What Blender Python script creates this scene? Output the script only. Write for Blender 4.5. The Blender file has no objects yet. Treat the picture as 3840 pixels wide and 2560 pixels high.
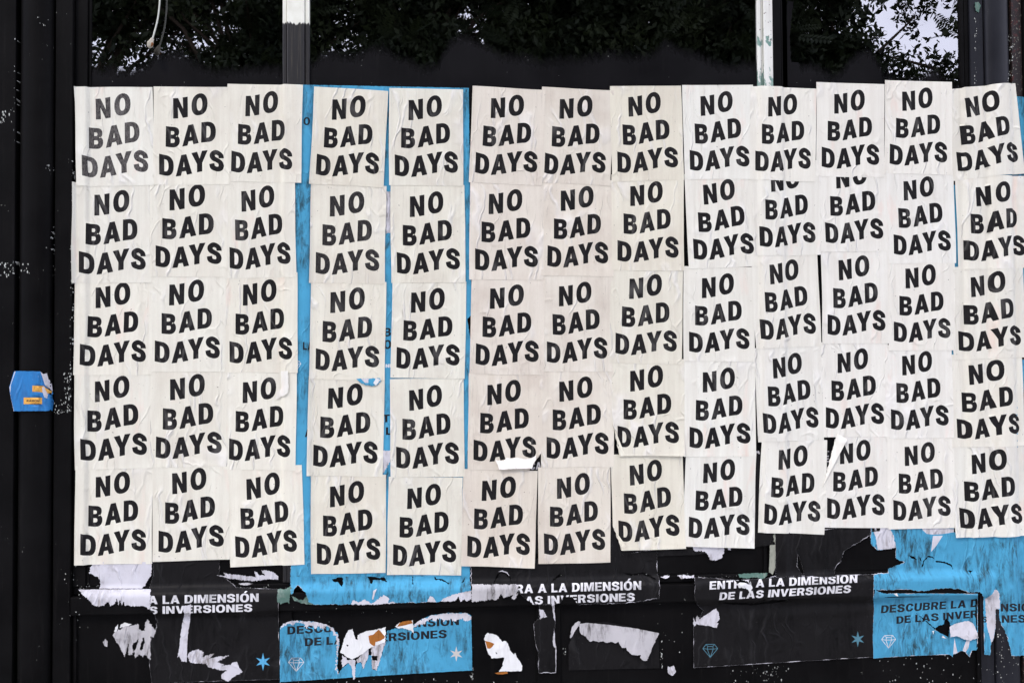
import bpy, bmesh, math, random
import numpy as np
from mathutils import Vector, Matrix, noise
from mathutils.geometry import delaunay_2d_cdt

sc = bpy.context.scene
COL = sc.collection
R = math.radians
# ------------------------------------------------------------------ camera
FPX = 3733.0
CAM = np.array([0.0, -4.0, 1.62])
YAW, PITCH, ROLL = R(3.8), R(1.45), 0.0062
fw = np.array([math.sin(YAW)*math.cos(PITCH), math.cos(YAW)*math.cos(PITCH), math.sin(PITCH)])
rt0 = np.array([math.cos(YAW), -math.sin(YAW), 0.0])
up0 = np.cross(rt0, fw)
rt = math.cos(ROLL)*rt0 - math.sin(ROLL)*up0
up = math.sin(ROLL)*rt0 + math.cos(ROLL)*up0
cd = bpy.data.cameras.new('camera')
cam = bpy.data.objects.new('camera', cd); COL.objects.link(cam); sc.camera = cam
m = Matrix.Identity(4)
for i in range(3):
    m[i][0], m[i][1], m[i][2], m[i][3] = rt[i], up[i], -fw[i], CAM[i]
cam.matrix_world = m
cd.sensor_width = 36; cd.lens = 36*FPX/3840
cd.clip_start = 0.05; cd.clip_end = 3000
# ------------------------------------------------------------------ light
SUN_EL, SUN_AZ = R(50), R(-38)          # azimuth measured from -Y (street side) towards +X
EXPOSURE = -0.18
w = bpy.data.worlds.new("World"); sc.world = w; w.use_nodes = True
nt = w.node_tree; nt.nodes.clear()
def N(t, ty, **kw):
    n = t.nodes.new(ty)
    for k, v in kw.items(): setattr(n, k, v)
    return n
out = N(nt, 'ShaderNodeOutputWorld'); bg = N(nt, 'ShaderNodeBackground')
sky = N(nt, 'ShaderNodeTexSky'); sky.sky_type = 'NISHITA'; sky.sun_disc = False
sdir = Vector((math.sin(SUN_AZ)*math.cos(SUN_EL), -math.cos(SUN_AZ)*math.cos(SUN_EL), math.sin(SUN_EL)))
sky.sun_elevation = SUN_EL; sky.sun_rotation = math.atan2(sdir.x, sdir.y)
sky.air_density = 1.0; sky.dust_density = 1.2
tc = N(nt, 'ShaderNodeTexCoord'); mp = N(nt, 'ShaderNodeMapping'); mp.inputs['Scale'].default_value = (3.5, 3.5, 9)
no = N(nt, 'ShaderNodeTexNoise'); no.inputs['Scale'].default_value = 1.5; no.inputs['Detail'].default_value = 7; no.inputs['Roughness'].default_value = .55
rp = N(nt, 'ShaderNodeValToRGB'); rp.color_ramp.elements[0].position = .30; rp.color_ramp.elements[1].position = .55
rp.color_ramp.elements[0].color = (.75, .75, .75, 1)
mx = N(nt, 'ShaderNodeMix', data_type='RGBA')
mx.inputs['B'].default_value = (21.8, 22.3, 27.5, 1)
nt.links.new(tc.outputs['Generated'], mp.inputs[0]); nt.links.new(mp.outputs[0], no.inputs['Vector'])
nt.links.new(no.outputs['Fac'], rp.inputs[0]); nt.links.new(rp.outputs[0], mx.inputs['Factor'])
nt.links.new(sky.outputs[0], mx.inputs['A']); nt.links.new(mx.outputs['Result'], bg.inputs[0])
bg.inputs[1].default_value = 0.13
nt.links.new(bg.outputs[0], out.inputs[0])
sl = bpy.data.lights.new('sun', 'SUN'); sl.energy = 1.9; sl.angle = R(12); sl.color = (1, .89, .74)
so = bpy.data.objects.new('sun', sl); COL.objects.link(so)
so.rotation_euler = sdir.to_track_quat('Z', 'Y').to_euler()
so.location = (-4, -6, 9)
vs = sc.view_settings
vs.view_transform = 'Standard'; vs.look = 'None'; vs.gamma = 1; vs.use_curve_mapping = False; vs.exposure = EXPOSURE

# ------------------------------------------------------------------ pixel <-> wall plane (only used to lay things out on the facade)
def ray(px, py):
    px = np.asarray(px, float); py = np.asarray(py, float)
    d = fw + ((px-1920)/FPX)[..., None]*rt - ((py-1280)/FPX)[..., None]*up
    return d
def unp(px, py, y=0.0):
    d = ray(px, py); t = (np.asarray(y)-CAM[1])/d[..., 1]
    return CAM[0]+d[..., 0]*t, CAM[2]+d[..., 2]*t
def wx(px, py=1280, y=0.0): return float(unp(px, py, y)[0])
def wz(py, px=1900, y=0.0): return float(unp(px, py, y)[1])

Z_SILL_T = wz(2168); Z_SILL_F = wz(2200); Z_RAIL_B = wz(2268); Z_REC = wz(2280)
def sst(a, b, x):
    t = np.clip((x-a)/(b-a), 0, 1); return t*t*(3-2*t)
XL = {k: wx(k) for k in (1050, 1068, 1154, 1172, 2846, 2864, 2938, 2956, 72, 80, 200, 208, 272, 280, 322, 330, 1056, 1064, 1158, 1166, 2852, 2860, 2944, 2952, 3622, 3630, 3706, 3712, 3800, 3808, 1040, 1100, 2000, 2098, 3640, 3668, 292, 300)}
def bump(x, a, b, c, d): return sst(XL[a], XL[b], x)*(1-sst(XL[c], XL[d], x))
G = 0.012
def surf(x, z):
    x = np.asarray(x, float); z = np.asarray(z, float)
    y = np.full(x.shape, G)
    y = y - .012*(1-sst(XL[322], XL[330], x))
    y = y - .014*bump(x, 1050, 1068, 1154, 1172) - .014*bump(x, 2846, 2864, 2938, 2956)
    y = y - .016*sst(XL[3622], XL[3630], x)
    low = np.full(x.shape, .004)
    low = low - .014*(1-sst(XL[292], XL[300], x)) - .014*bump(x, 1040, 1056, 1100, 1100+0) if False else low
    low = low - .012*(1-sst(XL[292], XL[300], x))
    low = low - .012*sst(wx(1040), wx(1046), x)*(1-sst(wx(1094), wx(1100), x))
    low = low - .012*sst(wx(1998), wx(2006), x)*(1-sst(wx(2092), wx(2098), x))
    low = low - .012*sst(XL[3640], XL[3640]+.008, x)
    rail = -.022
    t1 = sst(Z_SILL_F, Z_SILL_T, z)      # 1 above sill
    t2 = sst(Z_REC, Z_RAIL_B, z)         # 1 above the recess
    y = y*t1 + rail*(1-t1)
    y = y*t2 + low*(1-t2)
    # posts either side run full height
    tp = 1-sst(XL[272], XL[280], x)
    left = np.full(x.shape, -.02)
    cx, hw = (XL[80]+XL[200])/2, (XL[200]-XL[80])/2
    t = np.clip((x-cx)/hw, -1, 1)
    left = np.where(x < XL[208], -.012, left)
    left = np.where((x > XL[80]) & (x < XL[200]), -.022-.036*np.sqrt(np.maximum(0, 1-t*t)), left)
    left = np.where(x < XL[72], -.05, left)
    y = y*(1-tp) + left*tp
    tr = sst(XL[3706], XL[3712], x)
    cx, hw = (XL[3712]+XL[3800])/2, (XL[3800]-XL[3712])/2
    t = np.clip((x-cx)/hw, -1, 1)
    right = np.where(x < XL[3800], -.006-.022*np.sqrt(np.maximum(0, 1-t*t)), -.008)
    y = y*(1-tr) + right*tr
    return y
def on_wall(px, py):
    y = np.zeros(np.shape(px))
    for _ in range(4):
        x, z = unp(px, py, y); y = surf(x, z)
    return x, z
def gnoise(x, z):
    return np.array([noise.noise(Vector((a*2.6, 3.7, b*1.9)))*.0014 + noise.noise(Vector((a*9, 1.7, b*5)))*.0006 for a, b in zip(np.ravel(x), np.ravel(z))])

# ------------------------------------------------------------------ object helpers
def tag(o, label=None, cat=None, group=None, kind=None):
    for k, v in (('label', label), ('category', cat), ('group', group), ('kind', kind)):
        if v: o[k] = v
    return o
def empty(name, loc, label, cat, group=None, kind=None):
    o = bpy.data.objects.new(name, None); o.location = loc; o.empty_display_size = .1
    COL.objects.link(o); return tag(o, label, cat, group, kind)
def mobj(name, verts, faces, mats, parent=None, loc=(0, 0, 0), smooth=False, mi=None):
    """verts in world coordinates; loc is the world origin of the object"""
    me = bpy.data.meshes.new(name)
    L = np.asarray(loc, float)
    V = np.asarray(verts, float) - L
    me.from_pydata(V.tolist(), [], [tuple(f) for f in faces])
    for mm in (mats if isinstance(mats, (list, tuple)) else [mats]): me.materials.append(mm)
    if mi is not None: me.polygons.foreach_set('material_index', mi)
    if smooth: me.polygons.foreach_set('use_smooth', [True]*len(me.polygons))
    me.update()
    o = bpy.data.objects.new(name, me); COL.objects.link(o)
    if parent is not None:
        o.parent = parent; o.location = Vector(loc)-parent.location
    else: o.location = loc
    return o
def box(name, x0, x1, z0, z1, yf, yb, mat, parent=None, bev=.002):
    """box with its front face (towards the street) at yf; bevelled front edges"""
    bm = bmesh.new()
    v = [bm.verts.new(p) for p in ((x0, yf, z0), (x1, yf, z0), (x1, yf, z1), (x0, yf, z1), (x0, yb, z0), (x1, yb, z0), (x1, yb, z1), (x0, yb, z1))]
    for f in ((0, 1, 2, 3), (5, 4, 7, 6), (4, 0, 3, 7), (1, 5, 6, 2), (3, 2, 6, 7), (4, 5, 1, 0)): bm.faces.new([v[i] for i in f])
    if bev:
        ed = [e for e in bm.edges if all(abs(q.co.y-yf) < 1e-6 for q in e.verts)]
        bmesh.ops.bevel(bm, geom=ed, offset=bev, segments=2, profile=.5, affect='EDGES')
    c = Vector(((x0+x1)/2, yb, z0))
    for q in bm.verts: q.co -= c
    me = bpy.data.meshes.new(name); bm.to_mesh(me); bm.free(); me.materials.append(mat)
    o = bpy.data.objects.new(name, me); COL.objects.link(o)
    if parent is not None: o.parent = parent; o.location = c-parent.location
    else: o.location = c
    return o

# ------------------------------------------------------------------ materials
class MT:
    def __init__(s, name):
        s.m = bpy.data.materials.new(name); s.m.use_nodes = True; s.t = s.m.node_tree
        s.b = s.t.nodes['Principled BSDF']; s.out = s.t.nodes['Material Output']
        s.tc = N(s.t, 'ShaderNodeTexCoord')
    def L(s, a, b): s.t.links.new(a, b)
    def map(s, scale, src='Object', loc=None):
        n = N(s.t, 'ShaderNodeMapping'); n.inputs['Scale'].default_value = scale
        s.L(s.tc.outputs[src], n.inputs[0])
        if loc is not None: s.L(loc, n.inputs['Location'])
        return n.outputs[0]
    def noise(s, vec, scale, detail=4, rough=.55, dist=0.0):
        n = N(s.t, 'ShaderNodeTexNoise'); s.L(vec, n.inputs['Vector'])
        n.inputs['Scale'].default_value = scale; n.inputs['Detail'].default_value = detail
        n.inputs['Roughness'].default_value = rough; n.inputs['Distortion'].default_value = dist
        return n.outputs['Fac']
    def ramp(s, fac, a, b, ca=(0, 0, 0, 1), cb=(1, 1, 1, 1)):
        n = N(s.t, 'ShaderNodeValToRGB'); e = n.color_ramp.elements
        e[0].position = a; e[1].position = b; e[0].color = ca; e[1].color = cb
        s.L(fac, n.inputs[0]); return n.outputs[0]
    def mix(s, f, a, b, mode='MIX'):
        n = N(s.t, 'ShaderNodeMix', data_type='RGBA', blend_type=mode)
        for sock, v in (('Factor', f), ('A', a), ('B', b)):
            if isinstance(v, (int, float)): n.inputs[sock].default_value = v
            elif isinstance(v, tuple): n.inputs[sock].default_value = v if len(v) == 4 else v+(1,)
            else: s.L(v, n.inputs[sock])
        return n.outputs['Result']
    def math(s, op, a, b=None, clamp=False):
        n = N(s.t, 'ShaderNodeMath', operation=op, use_clamp=clamp)
        for i, v in enumerate((a, b)):
            if v is None: continue
            if isinstance(v, (int, float)): n.inputs[i].default_value = v
            else: s.L(v, n.inputs[i])
        return n.outputs[0]
    def bump(s, h, strength, dist, normal=None):
        n = N(s.t, 'ShaderNodeBump'); n.inputs['Strength'].default_value = strength; n.inputs['Distance'].default_value = dist
        s.L(h, n.inputs['Height'])
        if normal is not None: s.L(normal, n.inputs['Normal'])
        return n.outputs[0]
    def fin(s, color=None, rough=None, normal=None, spec=None):
        for sock, v in (('Base Color', color), ('Roughness', rough), ('Normal', normal), ('Specular IOR Level', spec)):
            if v is None: continue
            if isinstance(v, (int, float)): s.b.inputs[sock].default_value = v
            elif isinstance(v, tuple): s.b.inputs[sock].default_value = v if len(v) == 4 else v+(1,)
            else: s.L(v, s.b.inputs[sock])
        return s.m

def wrinkles(s, rnd_vec, amt=1.0):
    """height field of creases and ripples in pasted paper, mostly running up the sheet"""
    vec = s.map((1, 1, 1), loc=rnd_vec)
    n = N(s.t, 'ShaderNodeTexNoise'); s.L(vec, n.inputs['Vector']); n.inputs['Scale'].default_value = 5; n.inputs['Detail'].default_value = 3
    vm = N(s.t, 'ShaderNodeVectorMath', operation='SCALE'); s.L(n.outputs['Color'], vm.inputs[0]); vm.inputs['Scale'].default_value = .16
    va = N(s.t, 'ShaderNodeVectorMath', operation='ADD'); s.L(vec, va.inputs[0]); s.L(vm.outputs[0], va.inputs[1])
    def crease(sc_, size, width):
        mp = N(s.t, 'ShaderNodeMapping'); mp.inputs['Scale'].default_value = sc_; s.L(va.outputs[0], mp.inputs[0])
        v = N(s.t, 'ShaderNodeTexVoronoi', feature='DISTANCE_TO_EDGE'); v.inputs['Scale'].default_value = size; s.L(mp.outputs[0], v.inputs['Vector'])
        return s.ramp(v.outputs['Distance'], 0, width, (1, 1, 1, 1), (0, 0, 0, 1))
    c1 = crease((2.4, 1, .26), 5.5, .07)
    c2 = crease((1.3, 1, .3), 11, .05)
    g1 = s.ramp(s.noise(vec, 6, 2), .47, .62); g2 = s.ramp(s.noise(vec, 9, 2, .5, .4), .5, .62)
    rip = s.noise(s.map((22, 1, 3.2), loc=rnd_vec), 1.3, 3, .5, .6)
    soft = s.noise(s.map((4, 1, 2), loc=rnd_vec), 2.0, 2)
    h = s.math('ADD', s.math('MULTIPLY', s.math('MULTIPLY', c1, g1), .9), s.math('MULTIPLY', s.math('MULTIPLY', c2, g2), .45))
    h = s.math('ADD', h, s.math('MULTIPLY', rip, .7))
    h = s.math('ADD', h, s.math('MULTIPLY', soft, 1.6))
    return h, s.math('MULTIPLY', c1, g1)

def rnd_vector(s, k=17.0):
    oi = N(s.t, 'ShaderNodeObjectInfo')
    cx = N(s.t, 'ShaderNodeCombineXYZ')
    s.L(s.math('MULTIPLY', oi.outputs['Random'], k), cx.inputs[0]); s.L(s.math('MULTIPLY', oi.outputs['Random'], k*2.3), cx.inputs[2])
    s.L(s.math('MULTIPLY', oi.outputs['Random'], k*.7), cx.inputs[1])
    return oi, cx.outputs[0]

def paper_mat(name, translucent=.12):
    s = MT(name); oi, rv = rnd_vector(s)
    h, cr = wrinkles(s, rv)
    tint = oi.outputs['Color']; dirt = oi.outputs['Alpha']
    v = s.map((1, 1, 1), loc=rv)
    streak = s.noise(s.map((34, 1, 1.6), loc=rv), 1.2, 5, .65, .3)
    blot = s.noise(v, 5, 6, .62)
    fine = s.noise(s.map((130, 1, 60), loc=rv), 2, 3, .7)
    c = s.mix(s.ramp(streak, .35, .75), tint, s.mix(.26, tint, (.40, .34, .25)), 'MIX')
    c = s.mix(s.math('MULTIPLY', s.ramp(blot, .45, .80), s.math('SUBTRACT', 1.08, dirt)), c, (.50, .42, .34))
    grime = s.math('MULTIPLY', s.ramp(s.noise(s.map((55, 1, 5), loc=rv), 1.4, 6, .75, .8), .58, .80), s.math('SUBTRACT', 1.1, dirt))
    c = s.mix(s.math('MULTIPLY', grime, .75), c, (.13, .10, .08))
    c = s.mix(s.math('MULTIPLY', s.ramp(fine, .3, .8), .08), c, (.3, .27, .23))
    spk = s.ramp(s.noise(v, 120, 2, .5), .745, .765)
    c = s.mix(s.math('MULTIPLY', spk, .8), c, (.05, .045, .04))
    pk = s.math('MULTIPLY', s.ramp(s.noise(s.map((9, 1, 2.2), loc=rv), 1.5, 4, .6, .4), .60, .76), s.ramp(oi.outputs['Alpha'], .74, .84))
    c = s.mix(s.math('MULTIPLY', pk, .42), c, (.78, .52, .42))
    c = s.mix(s.math('MULTIPLY', cr, .45), c, (.82, .81, .77))
    n = s.bump(h, 1.0, .0042); n = s.bump(fine, .15, .0006, n)
    s.fin(c, .62, n, .18)
    tr = N(s.t, 'ShaderNodeBsdfTransparent'); ms = N(s.t, 'ShaderNodeMixShader'); ms.inputs[0].default_value = translucent
    s.L(s.b.outputs[0], ms.inputs[1]); s.L(tr.outputs[0], ms.inputs[2]); s.L(ms.outputs[0], s.out.inputs[0])
    return s.m
def ink_mat(name, col=(.0085, .0082, .0085)):
    s = MT(name); oi, rv = rnd_vector(s)
    h, cr = wrinkles(s, rv)
    scr = s.noise(s.map((90, 1, 40), loc=rv), 2, 5, .8)
    wear = s.math('SUBTRACT', 1.0, oi.outputs['Alpha'])
    a = s.math('MULTIPLY', s.ramp(scr, .35, .7), s.math('ADD', s.math('MULTIPLY', wear, .9), .03))
    c = s.mix(a, col, (.30, .28, .26))
    c = s.mix(s.math('MULTIPLY', cr, .16), c, (.3, .29, .27))
    return s.fin(c, .55, s.bump(h, .9, .003), .06)
PAPER = paper_mat('poster_paper'); INK = ink_mat('poster_ink')
PBACK = paper_mat('poster_back', .0)

def wood_mat(name, base, rough=.42, chip=.5, under=(.55, .57, .5), sheen=.5, grain=.35):
    s = MT(name); v = s.map((1, 1, 1), loc=None)
    g = s.noise(s.map((60, 60, 1.6)), 1, 5, .6, .5)
    b = s.noise(v, 3.5, 5)
    c = s.mix(s.ramp(b, .3, .7), base, tuple(min(1, x*1.7+.003) for x in base))
    c = s.mix(s.math('MULTIPLY', s.ramp(g, .55, .8), .25), c, tuple(min(1, x*2.6+.004) for x in base))
    ch = s.math('MULTIPLY', s.ramp(s.noise(s.map((1, 1, .45)), 90, 4, .6), .70, .72), s.ramp(s.noise(v, 4.3, 2), .55, .62))
    c = s.mix(s.math('MULTIPLY', ch, chip), c, under)
    du = s.ramp(s.noise(s.map((14, 14, 1.1)), 3, 4, .7), .58, .8)
    c = s.mix(s.math('MULTIPLY', du, .035 if sheen > .1 else .022), c, (.22, .2, .18))
    h = s.math('ADD', s.math('MULTIPLY', g, grain), s.math('MULTIPLY', s.noise(s.map((20, 20, 4)), 1, 4), .6))
    r = s.math('ADD', s.math('MULTIPLY', b, .25), rough-.1)
    return s.fin(c, r, s.bump(s.math('SUBTRACT', h, s.math('MULTIPLY', ch, 1.2)), .4, .0012), sheen)
BLACKW = wood_mat('black_painted_wood', (.0012, .0011, .0011), .55, .6, sheen=.05)
BLACKB = wood_mat('black_painted_wood_bluish', (.0075, .008, .0105), .4, .35, sheen=.16)
GREYP0 = wood_mat('brushed_black_paint', (.0024, .0023, .0027), .6, .1, (.5, .5, .5), .05, .8)
GREYP = GREYP0.copy(); GREYP.name = 'brushed_black_paint_on_glass'
_t = GREYP.node_tree; _b = _t.nodes['Principled BSDF']; _o = _t.nodes['Material Output']
_a = N(_t, 'ShaderNodeAttribute', attribute_name='cover'); _c = N(_t, 'ShaderNodeTexCoord'); _m = N(_t, 'ShaderNodeMapping'); _m.inputs['Scale'].default_value = (55, 1, 9)
_n = N(_t, 'ShaderNodeTexNoise'); _n.inputs['Scale'].default_value = 1.5; _n.inputs['Detail'].default_value = 5; _n.inputs['Roughness'].default_value = .7
_s = N(_t, 'ShaderNodeMath', operation='ADD'); _r = N(_t, 'ShaderNodeValToRGB'); _r.color_ramp.elements[0].position = .50; _r.color_ramp.elements[1].position = 1.0
_tr = N(_t, 'ShaderNodeBsdfTransparent'); _x = N(_t, 'ShaderNodeMixShader')
for _p, _q in ((_c.outputs['Object'], _m.inputs[0]), (_m.outputs[0], _n.inputs['Vector']), (_n.outputs['Fac'], _s.inputs[0]), (_a.outputs['Fac'], _s.inputs[1]), (_s.outputs[0], _r.inputs[0]),
               (_r.outputs[0], _x.inputs[0]), (_tr.outputs[0], _x.inputs[1]), (_b.outputs[0], _x.inputs[2]), (_x.outputs[0], _o.inputs[0])): _t.links.new(_p, _q)
def two_tone(name):
    s = MT(name)
    sp = N(s.t, 'ShaderNodeSeparateXYZ'); gm = N(s.t, 'ShaderNodeNewGeometry'); s.L(gm.outputs['Position'], sp.inputs[0])
    st = s.noise(s.map((140, 140, 6)), 1, 5, .7)
    z = s.math('ADD', sp.outputs['Z'], s.math('MULTIPLY', s.math('SUBTRACT', st, .5), .045))
    z0 = wz(88, 1110)
    f = s.ramp(s.math('MULTIPLY', s.math('SUBTRACT', z, z0-.01), 50, True), .4, .6)
    streak = s.ramp(s.noise(s.map((170, 170, 3.5)), 1, 6, .75), .54, .72)
    blk = s.mix(s.math('MULTIPLY', streak, .38), (.005, .0048, .005), (.20, .17, .12))
    crm = s.mix(s.ramp(s.noise(s.map((1, 1, 1)), 30, 5, .6), .35, .8), (.70, .71, .62), (.60, .60, .50))
    crm = s.mix(s.ramp(s.noise(s.map((1, 1, .5)), 80, 4, .6), .70, .72), crm, (.25, .24, .2))
    c = s.mix(f, blk, crm)
    return s.fin(c, .45, s.bump(st, .4, .0015), .4)
TWOT = two_tone('cream_over_black_paint')
def chipped_cream(name, lo=.46):
    s = MT(name)
    a = s.noise(s.map((1, 1, .6)), 13, 6, .65)
    sp = N(s.t, 'ShaderNodeSeparateXYZ'); gm = N(s.t, 'ShaderNodeNewGeometry'); s.L(gm.outputs['Position'], sp.inputs[0])
    lowmask = s.math('MULTIPLY', s.math('SUBTRACT', wz(150, 2880), sp.outputs['Z']), 2.2, True)
    g = s.ramp(s.math('ADD', a, s.math('MULTIPLY', lowmask, .10)), .60, .615)
    c = s.mix(s.ramp(s.noise(s.map((40, 40, 3)), 1, 5, .7), .4, .8), (.66, .67, .61), (.48, .47, .42))
    c = s.mix(g, c, s.mix(s.ramp(s.noise(s.map((1, 1, 1)), 60, 3), .4, .6), (.13, .24, .20), (.24, .33, .28)))
    c = s.mix(s.ramp(s.noise(s.map((1, 1, 1)), 75, 4, .6), .66, .68), c, (.08, .05, .035))
    return s.fin(c, .55, s.bump(s.math('MULTIPLY', g, -1), .6, .001), .35)
CREAM = chipped_cream('chipped_cream_paint')
def rust(name):
    s = MT(name)
    a = s.noise(s.map((1, 1, 1)), 45, 5, .7)
    c = s.mix(s.ramp(a, .55, .6), (.012, .008, .008), (.05, .014, .012))
    c = s.mix(s.ramp(s.noise(s.map((1, 1, 1)), 140, 3, .7), .63, .66), c, (.30, .30, .24))
    return s.fin(c, .6, s.bump(a, .6, .002), .3)
RUST = rust('rusty_painted_strip')

def print_mat(name, col, dirt=(.02, .03, .035), amt=.9, rough=.5, under=(.55, .57, .6), worn=.2, vary=.25):
    s = MT(name); oi, rv = rnd_vector(s)
    h, cr = wrinkles(s, rv)
    v = s.map((1, 1, 1), loc=rv)
    b = s.noise(v, 3.2, 5, .6)
    c = s.mix(s.ramp(b, .3, .75), col, tuple(x*(1-vary) for x in col))
    st = s.math('MULTIPLY', s.ramp(s.noise(s.map((46, 1, 11), loc=rv), 1.2, 6, .75, .5), .44, .62), s.ramp(s.noise(v, 5, 5, .65), .44, .60))
    c = s.mix(s.math('MULTIPLY', st, amt), c, dirt)
    wr = s.math('MULTIPLY', s.ramp(s.noise(v, 90, 5, .75), .60, .68), s.ramp(s.noise(v, 6, 3), .5, .7))
    c = s.mix(s.math('MULTIPLY', wr, worn), c, under)
    c = s.mix(s.math('MULTIPLY', cr, .25), c, tuple(min(1, x*1.5+.03) for x in col))
    return s.fin(c, rough, s.bump(h, 1.0, .0042), .10)
BLUE = print_mat('blue_poster_print', (.066, .315, .49), (.02, .045, .055), .95)
BLACKP = print_mat('black_poster_print', (.0078, .0074, .0075), (.002, .002, .002), .9, .5, (.3, .3, .3), .12)
SCRAP = print_mat('torn_paper_core', (.54, .535, .56), (.14, .12, .10), .85, .75, (.3, .28, .26), .5, .12)
SCRAPD = print_mat('torn_paper_core_grimy', (.46, .45, .45), (.05, .045, .04), .95, .8, (.1, .09, .08), .8, .3)
WHITEF = print_mat('bright_paper_flake', (.66, .67, .65), (.3, .28, .25), .3, .6, (.3, .28, .26), .1, .06)
BROWN = print_mat('bare_board', (.36, .13, .025), (.16, .06, .015), .6, .6, (.4, .2, .08), .2)
WTEXT = print_mat('white_print', (.62, .62, .62), (.08, .08, .08), .7, .5, (.05, .05, .05), .5, .12)
KTEXT = print_mat('black_print', (.012, .012, .015), (.03, .05, .06), .3, .5, (.12, .2, .25), .4, .1)
BSTAR = print_mat('blue_print', (.10, .38, .62), (.05, .2, .3), .4)
TSTAR = print_mat('teal_print', (.075, .19, .24), (.03, .08, .1), .4)
GSTAR = print_mat('beige_print', (.50, .48, .44), (.1, .14, .16), .6)
GREEN = print_mat('green_old_paint', (.08, .15, .12), (.42, .43, .38), .8, .6, (.55, .58, .52), .6)
STBLUE = print_mat('sticker_blue', (.03, .19, .46), (.03, .09, .22), .6, .3, (.4, .5, .6), .7)
STYEL = print_mat('sticker_yellow', (.72, .38, .08), (.4, .2, .05), .4)
POSTW = print_mat('streaky_old_paint', (.34, .35, .28), (.03, .05, .04), 1.0, .6, (.08, .13, .11), .9, .5)
CHIPM = print_mat('paint_fleck', (.50, .52, .48), (.2, .2, .17), .6)

def glass_mat():
    s = MT('window_glass'); s.t.nodes.remove(s.b)
    fr = N(s.t, 'ShaderNodeFresnel'); fr.inputs['IOR'].default_value = 3.3
    gl = N(s.t, 'ShaderNodeBsdfGlossy'); gl.inputs['Roughness'].default_value = .004; gl.inputs['Color'].default_value = (1, 1, 1, 1)
    tr = N(s.t, 'ShaderNodeBsdfTransparent'); tr.inputs[0].default_value = (.55, .6, .58, 1)
    wv = s.noise(s.map((1, 1, .6)), 2.2, 1)
    s.L(s.bump(wv, .04, .01), gl.inputs['Normal'])
    ms = N(s.t, 'ShaderNodeMixShader'); s.L(fr.outputs[0], ms.inputs[0]); s.L(tr.outputs[0], ms.inputs[1]); s.L(gl.outputs[0], ms.inputs[2])
    df = N(s.t, 'ShaderNodeBsdfDiffuse'); df.inputs[0].default_value = (.03, .032, .035, 1)
    drip = s.math('MULTIPLY', s.ramp(s.noise(s.map((150, 1, 26)), 1, 4, .7), .66, .72), s.ramp(s.noise(s.map((9, 1, 1.5)), 1, 2), .45, .6))
    m2 = N(s.t, 'ShaderNodeMixShader'); s.L(s.math('MULTIPLY', drip, .75), m2.inputs[0]); s.L(ms.outputs[0], m2.inputs[1]); s.L(df.outputs[0], m2.inputs[2])
    s.L(m2.outputs[0], s.out.inputs[0]); return s.m
GLASS = glass_mat()
def simple(name, col, rough=.8, spec=.2):
    s = MT(name); b = s.noise(s.map((1, 1, 1)), 6, 5)
    return s.fin(s.mix(s.ramp(b, .3, .7), col, tuple(x*.7 for x in col)), rough, s.bump(b, .3, .01), spec)

# ------------------------------------------------------------------ shopfront
Z0, ZT = 0.0, 3.45
xa, xb = wx(-260), wx(4120)
front = empty('shopfront', ((xa+xb)/2, .05, 0), 'black painted wooden shopfront with dark windows above the poster rows', 'shopfront')
D = .004       # wood sits this far behind the paper's own surface
box('wall_board', xa, XL[72], Z0, ZT, -.05+D, .3, BLACKW, front, .003)
def half_col(name, x0, x1, yc, dep, z0, z1, mat):
    vs_, fs = [], []; n = 20
    prof = [(x0, .02)] + [((x0+x1)/2 - math.cos(math.pi*i/n)*(x1-x0)/2, yc-dep*math.sin(math.pi*i/n)+D) for i in range(n+1)] + [(x1, .02)]
    for z in (z0, z1):
        for p in prof: vs_.append((p[0], p[1], z))
    k = len(prof)
    for i in range(k-1): fs.append((i, i+1, k+i+1, k+i))
    return mobj(name, vs_, fs, mat, front, ((x0+x1)/2, 0, z0), True)
half_col('half_round_column', XL[80], XL[200], -.022, .036, Z0, ZT, BLACKW)
box('wall_board', XL[72]-.02, XL[208]+.02, Z0, ZT, .012, .3, BLACKW, front, 0)
box('wall_board', XL[208], XL[272]+.001, Z0, ZT, -.02+D, .3, BLACKW, front, .003)
half_col('half_round_column', XL[3712], XL[3800], -.006, .022, Z0, ZT, BLACKB)
box('wall_board', XL[3706]+.002, XL[3808]+.004, Z0, ZT, .012, .3, BLACKW, front, 0)
box('rusty_strip', XL[3808]+.006, XL[3808]+.05, Z0, ZT, -.008+D, .3, RUST, front, .002)
box('wall_board', XL[3808]+.052, xb, Z0, ZT, -.02, .3, BLACKW, front, .003)
# window frame, in front of glass
ZB = Z_SILL_T; ZM = wz(900)
box('window_stile', XL[272]+.003, XL[322], ZB, ZT, 0+D, .06, BLACKW, front, .002)
box('glazing_bead', XL[322]+.001, XL[322]+.012, ZB, ZT, 0.012, .05, BLACKW, front, .002)
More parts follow.
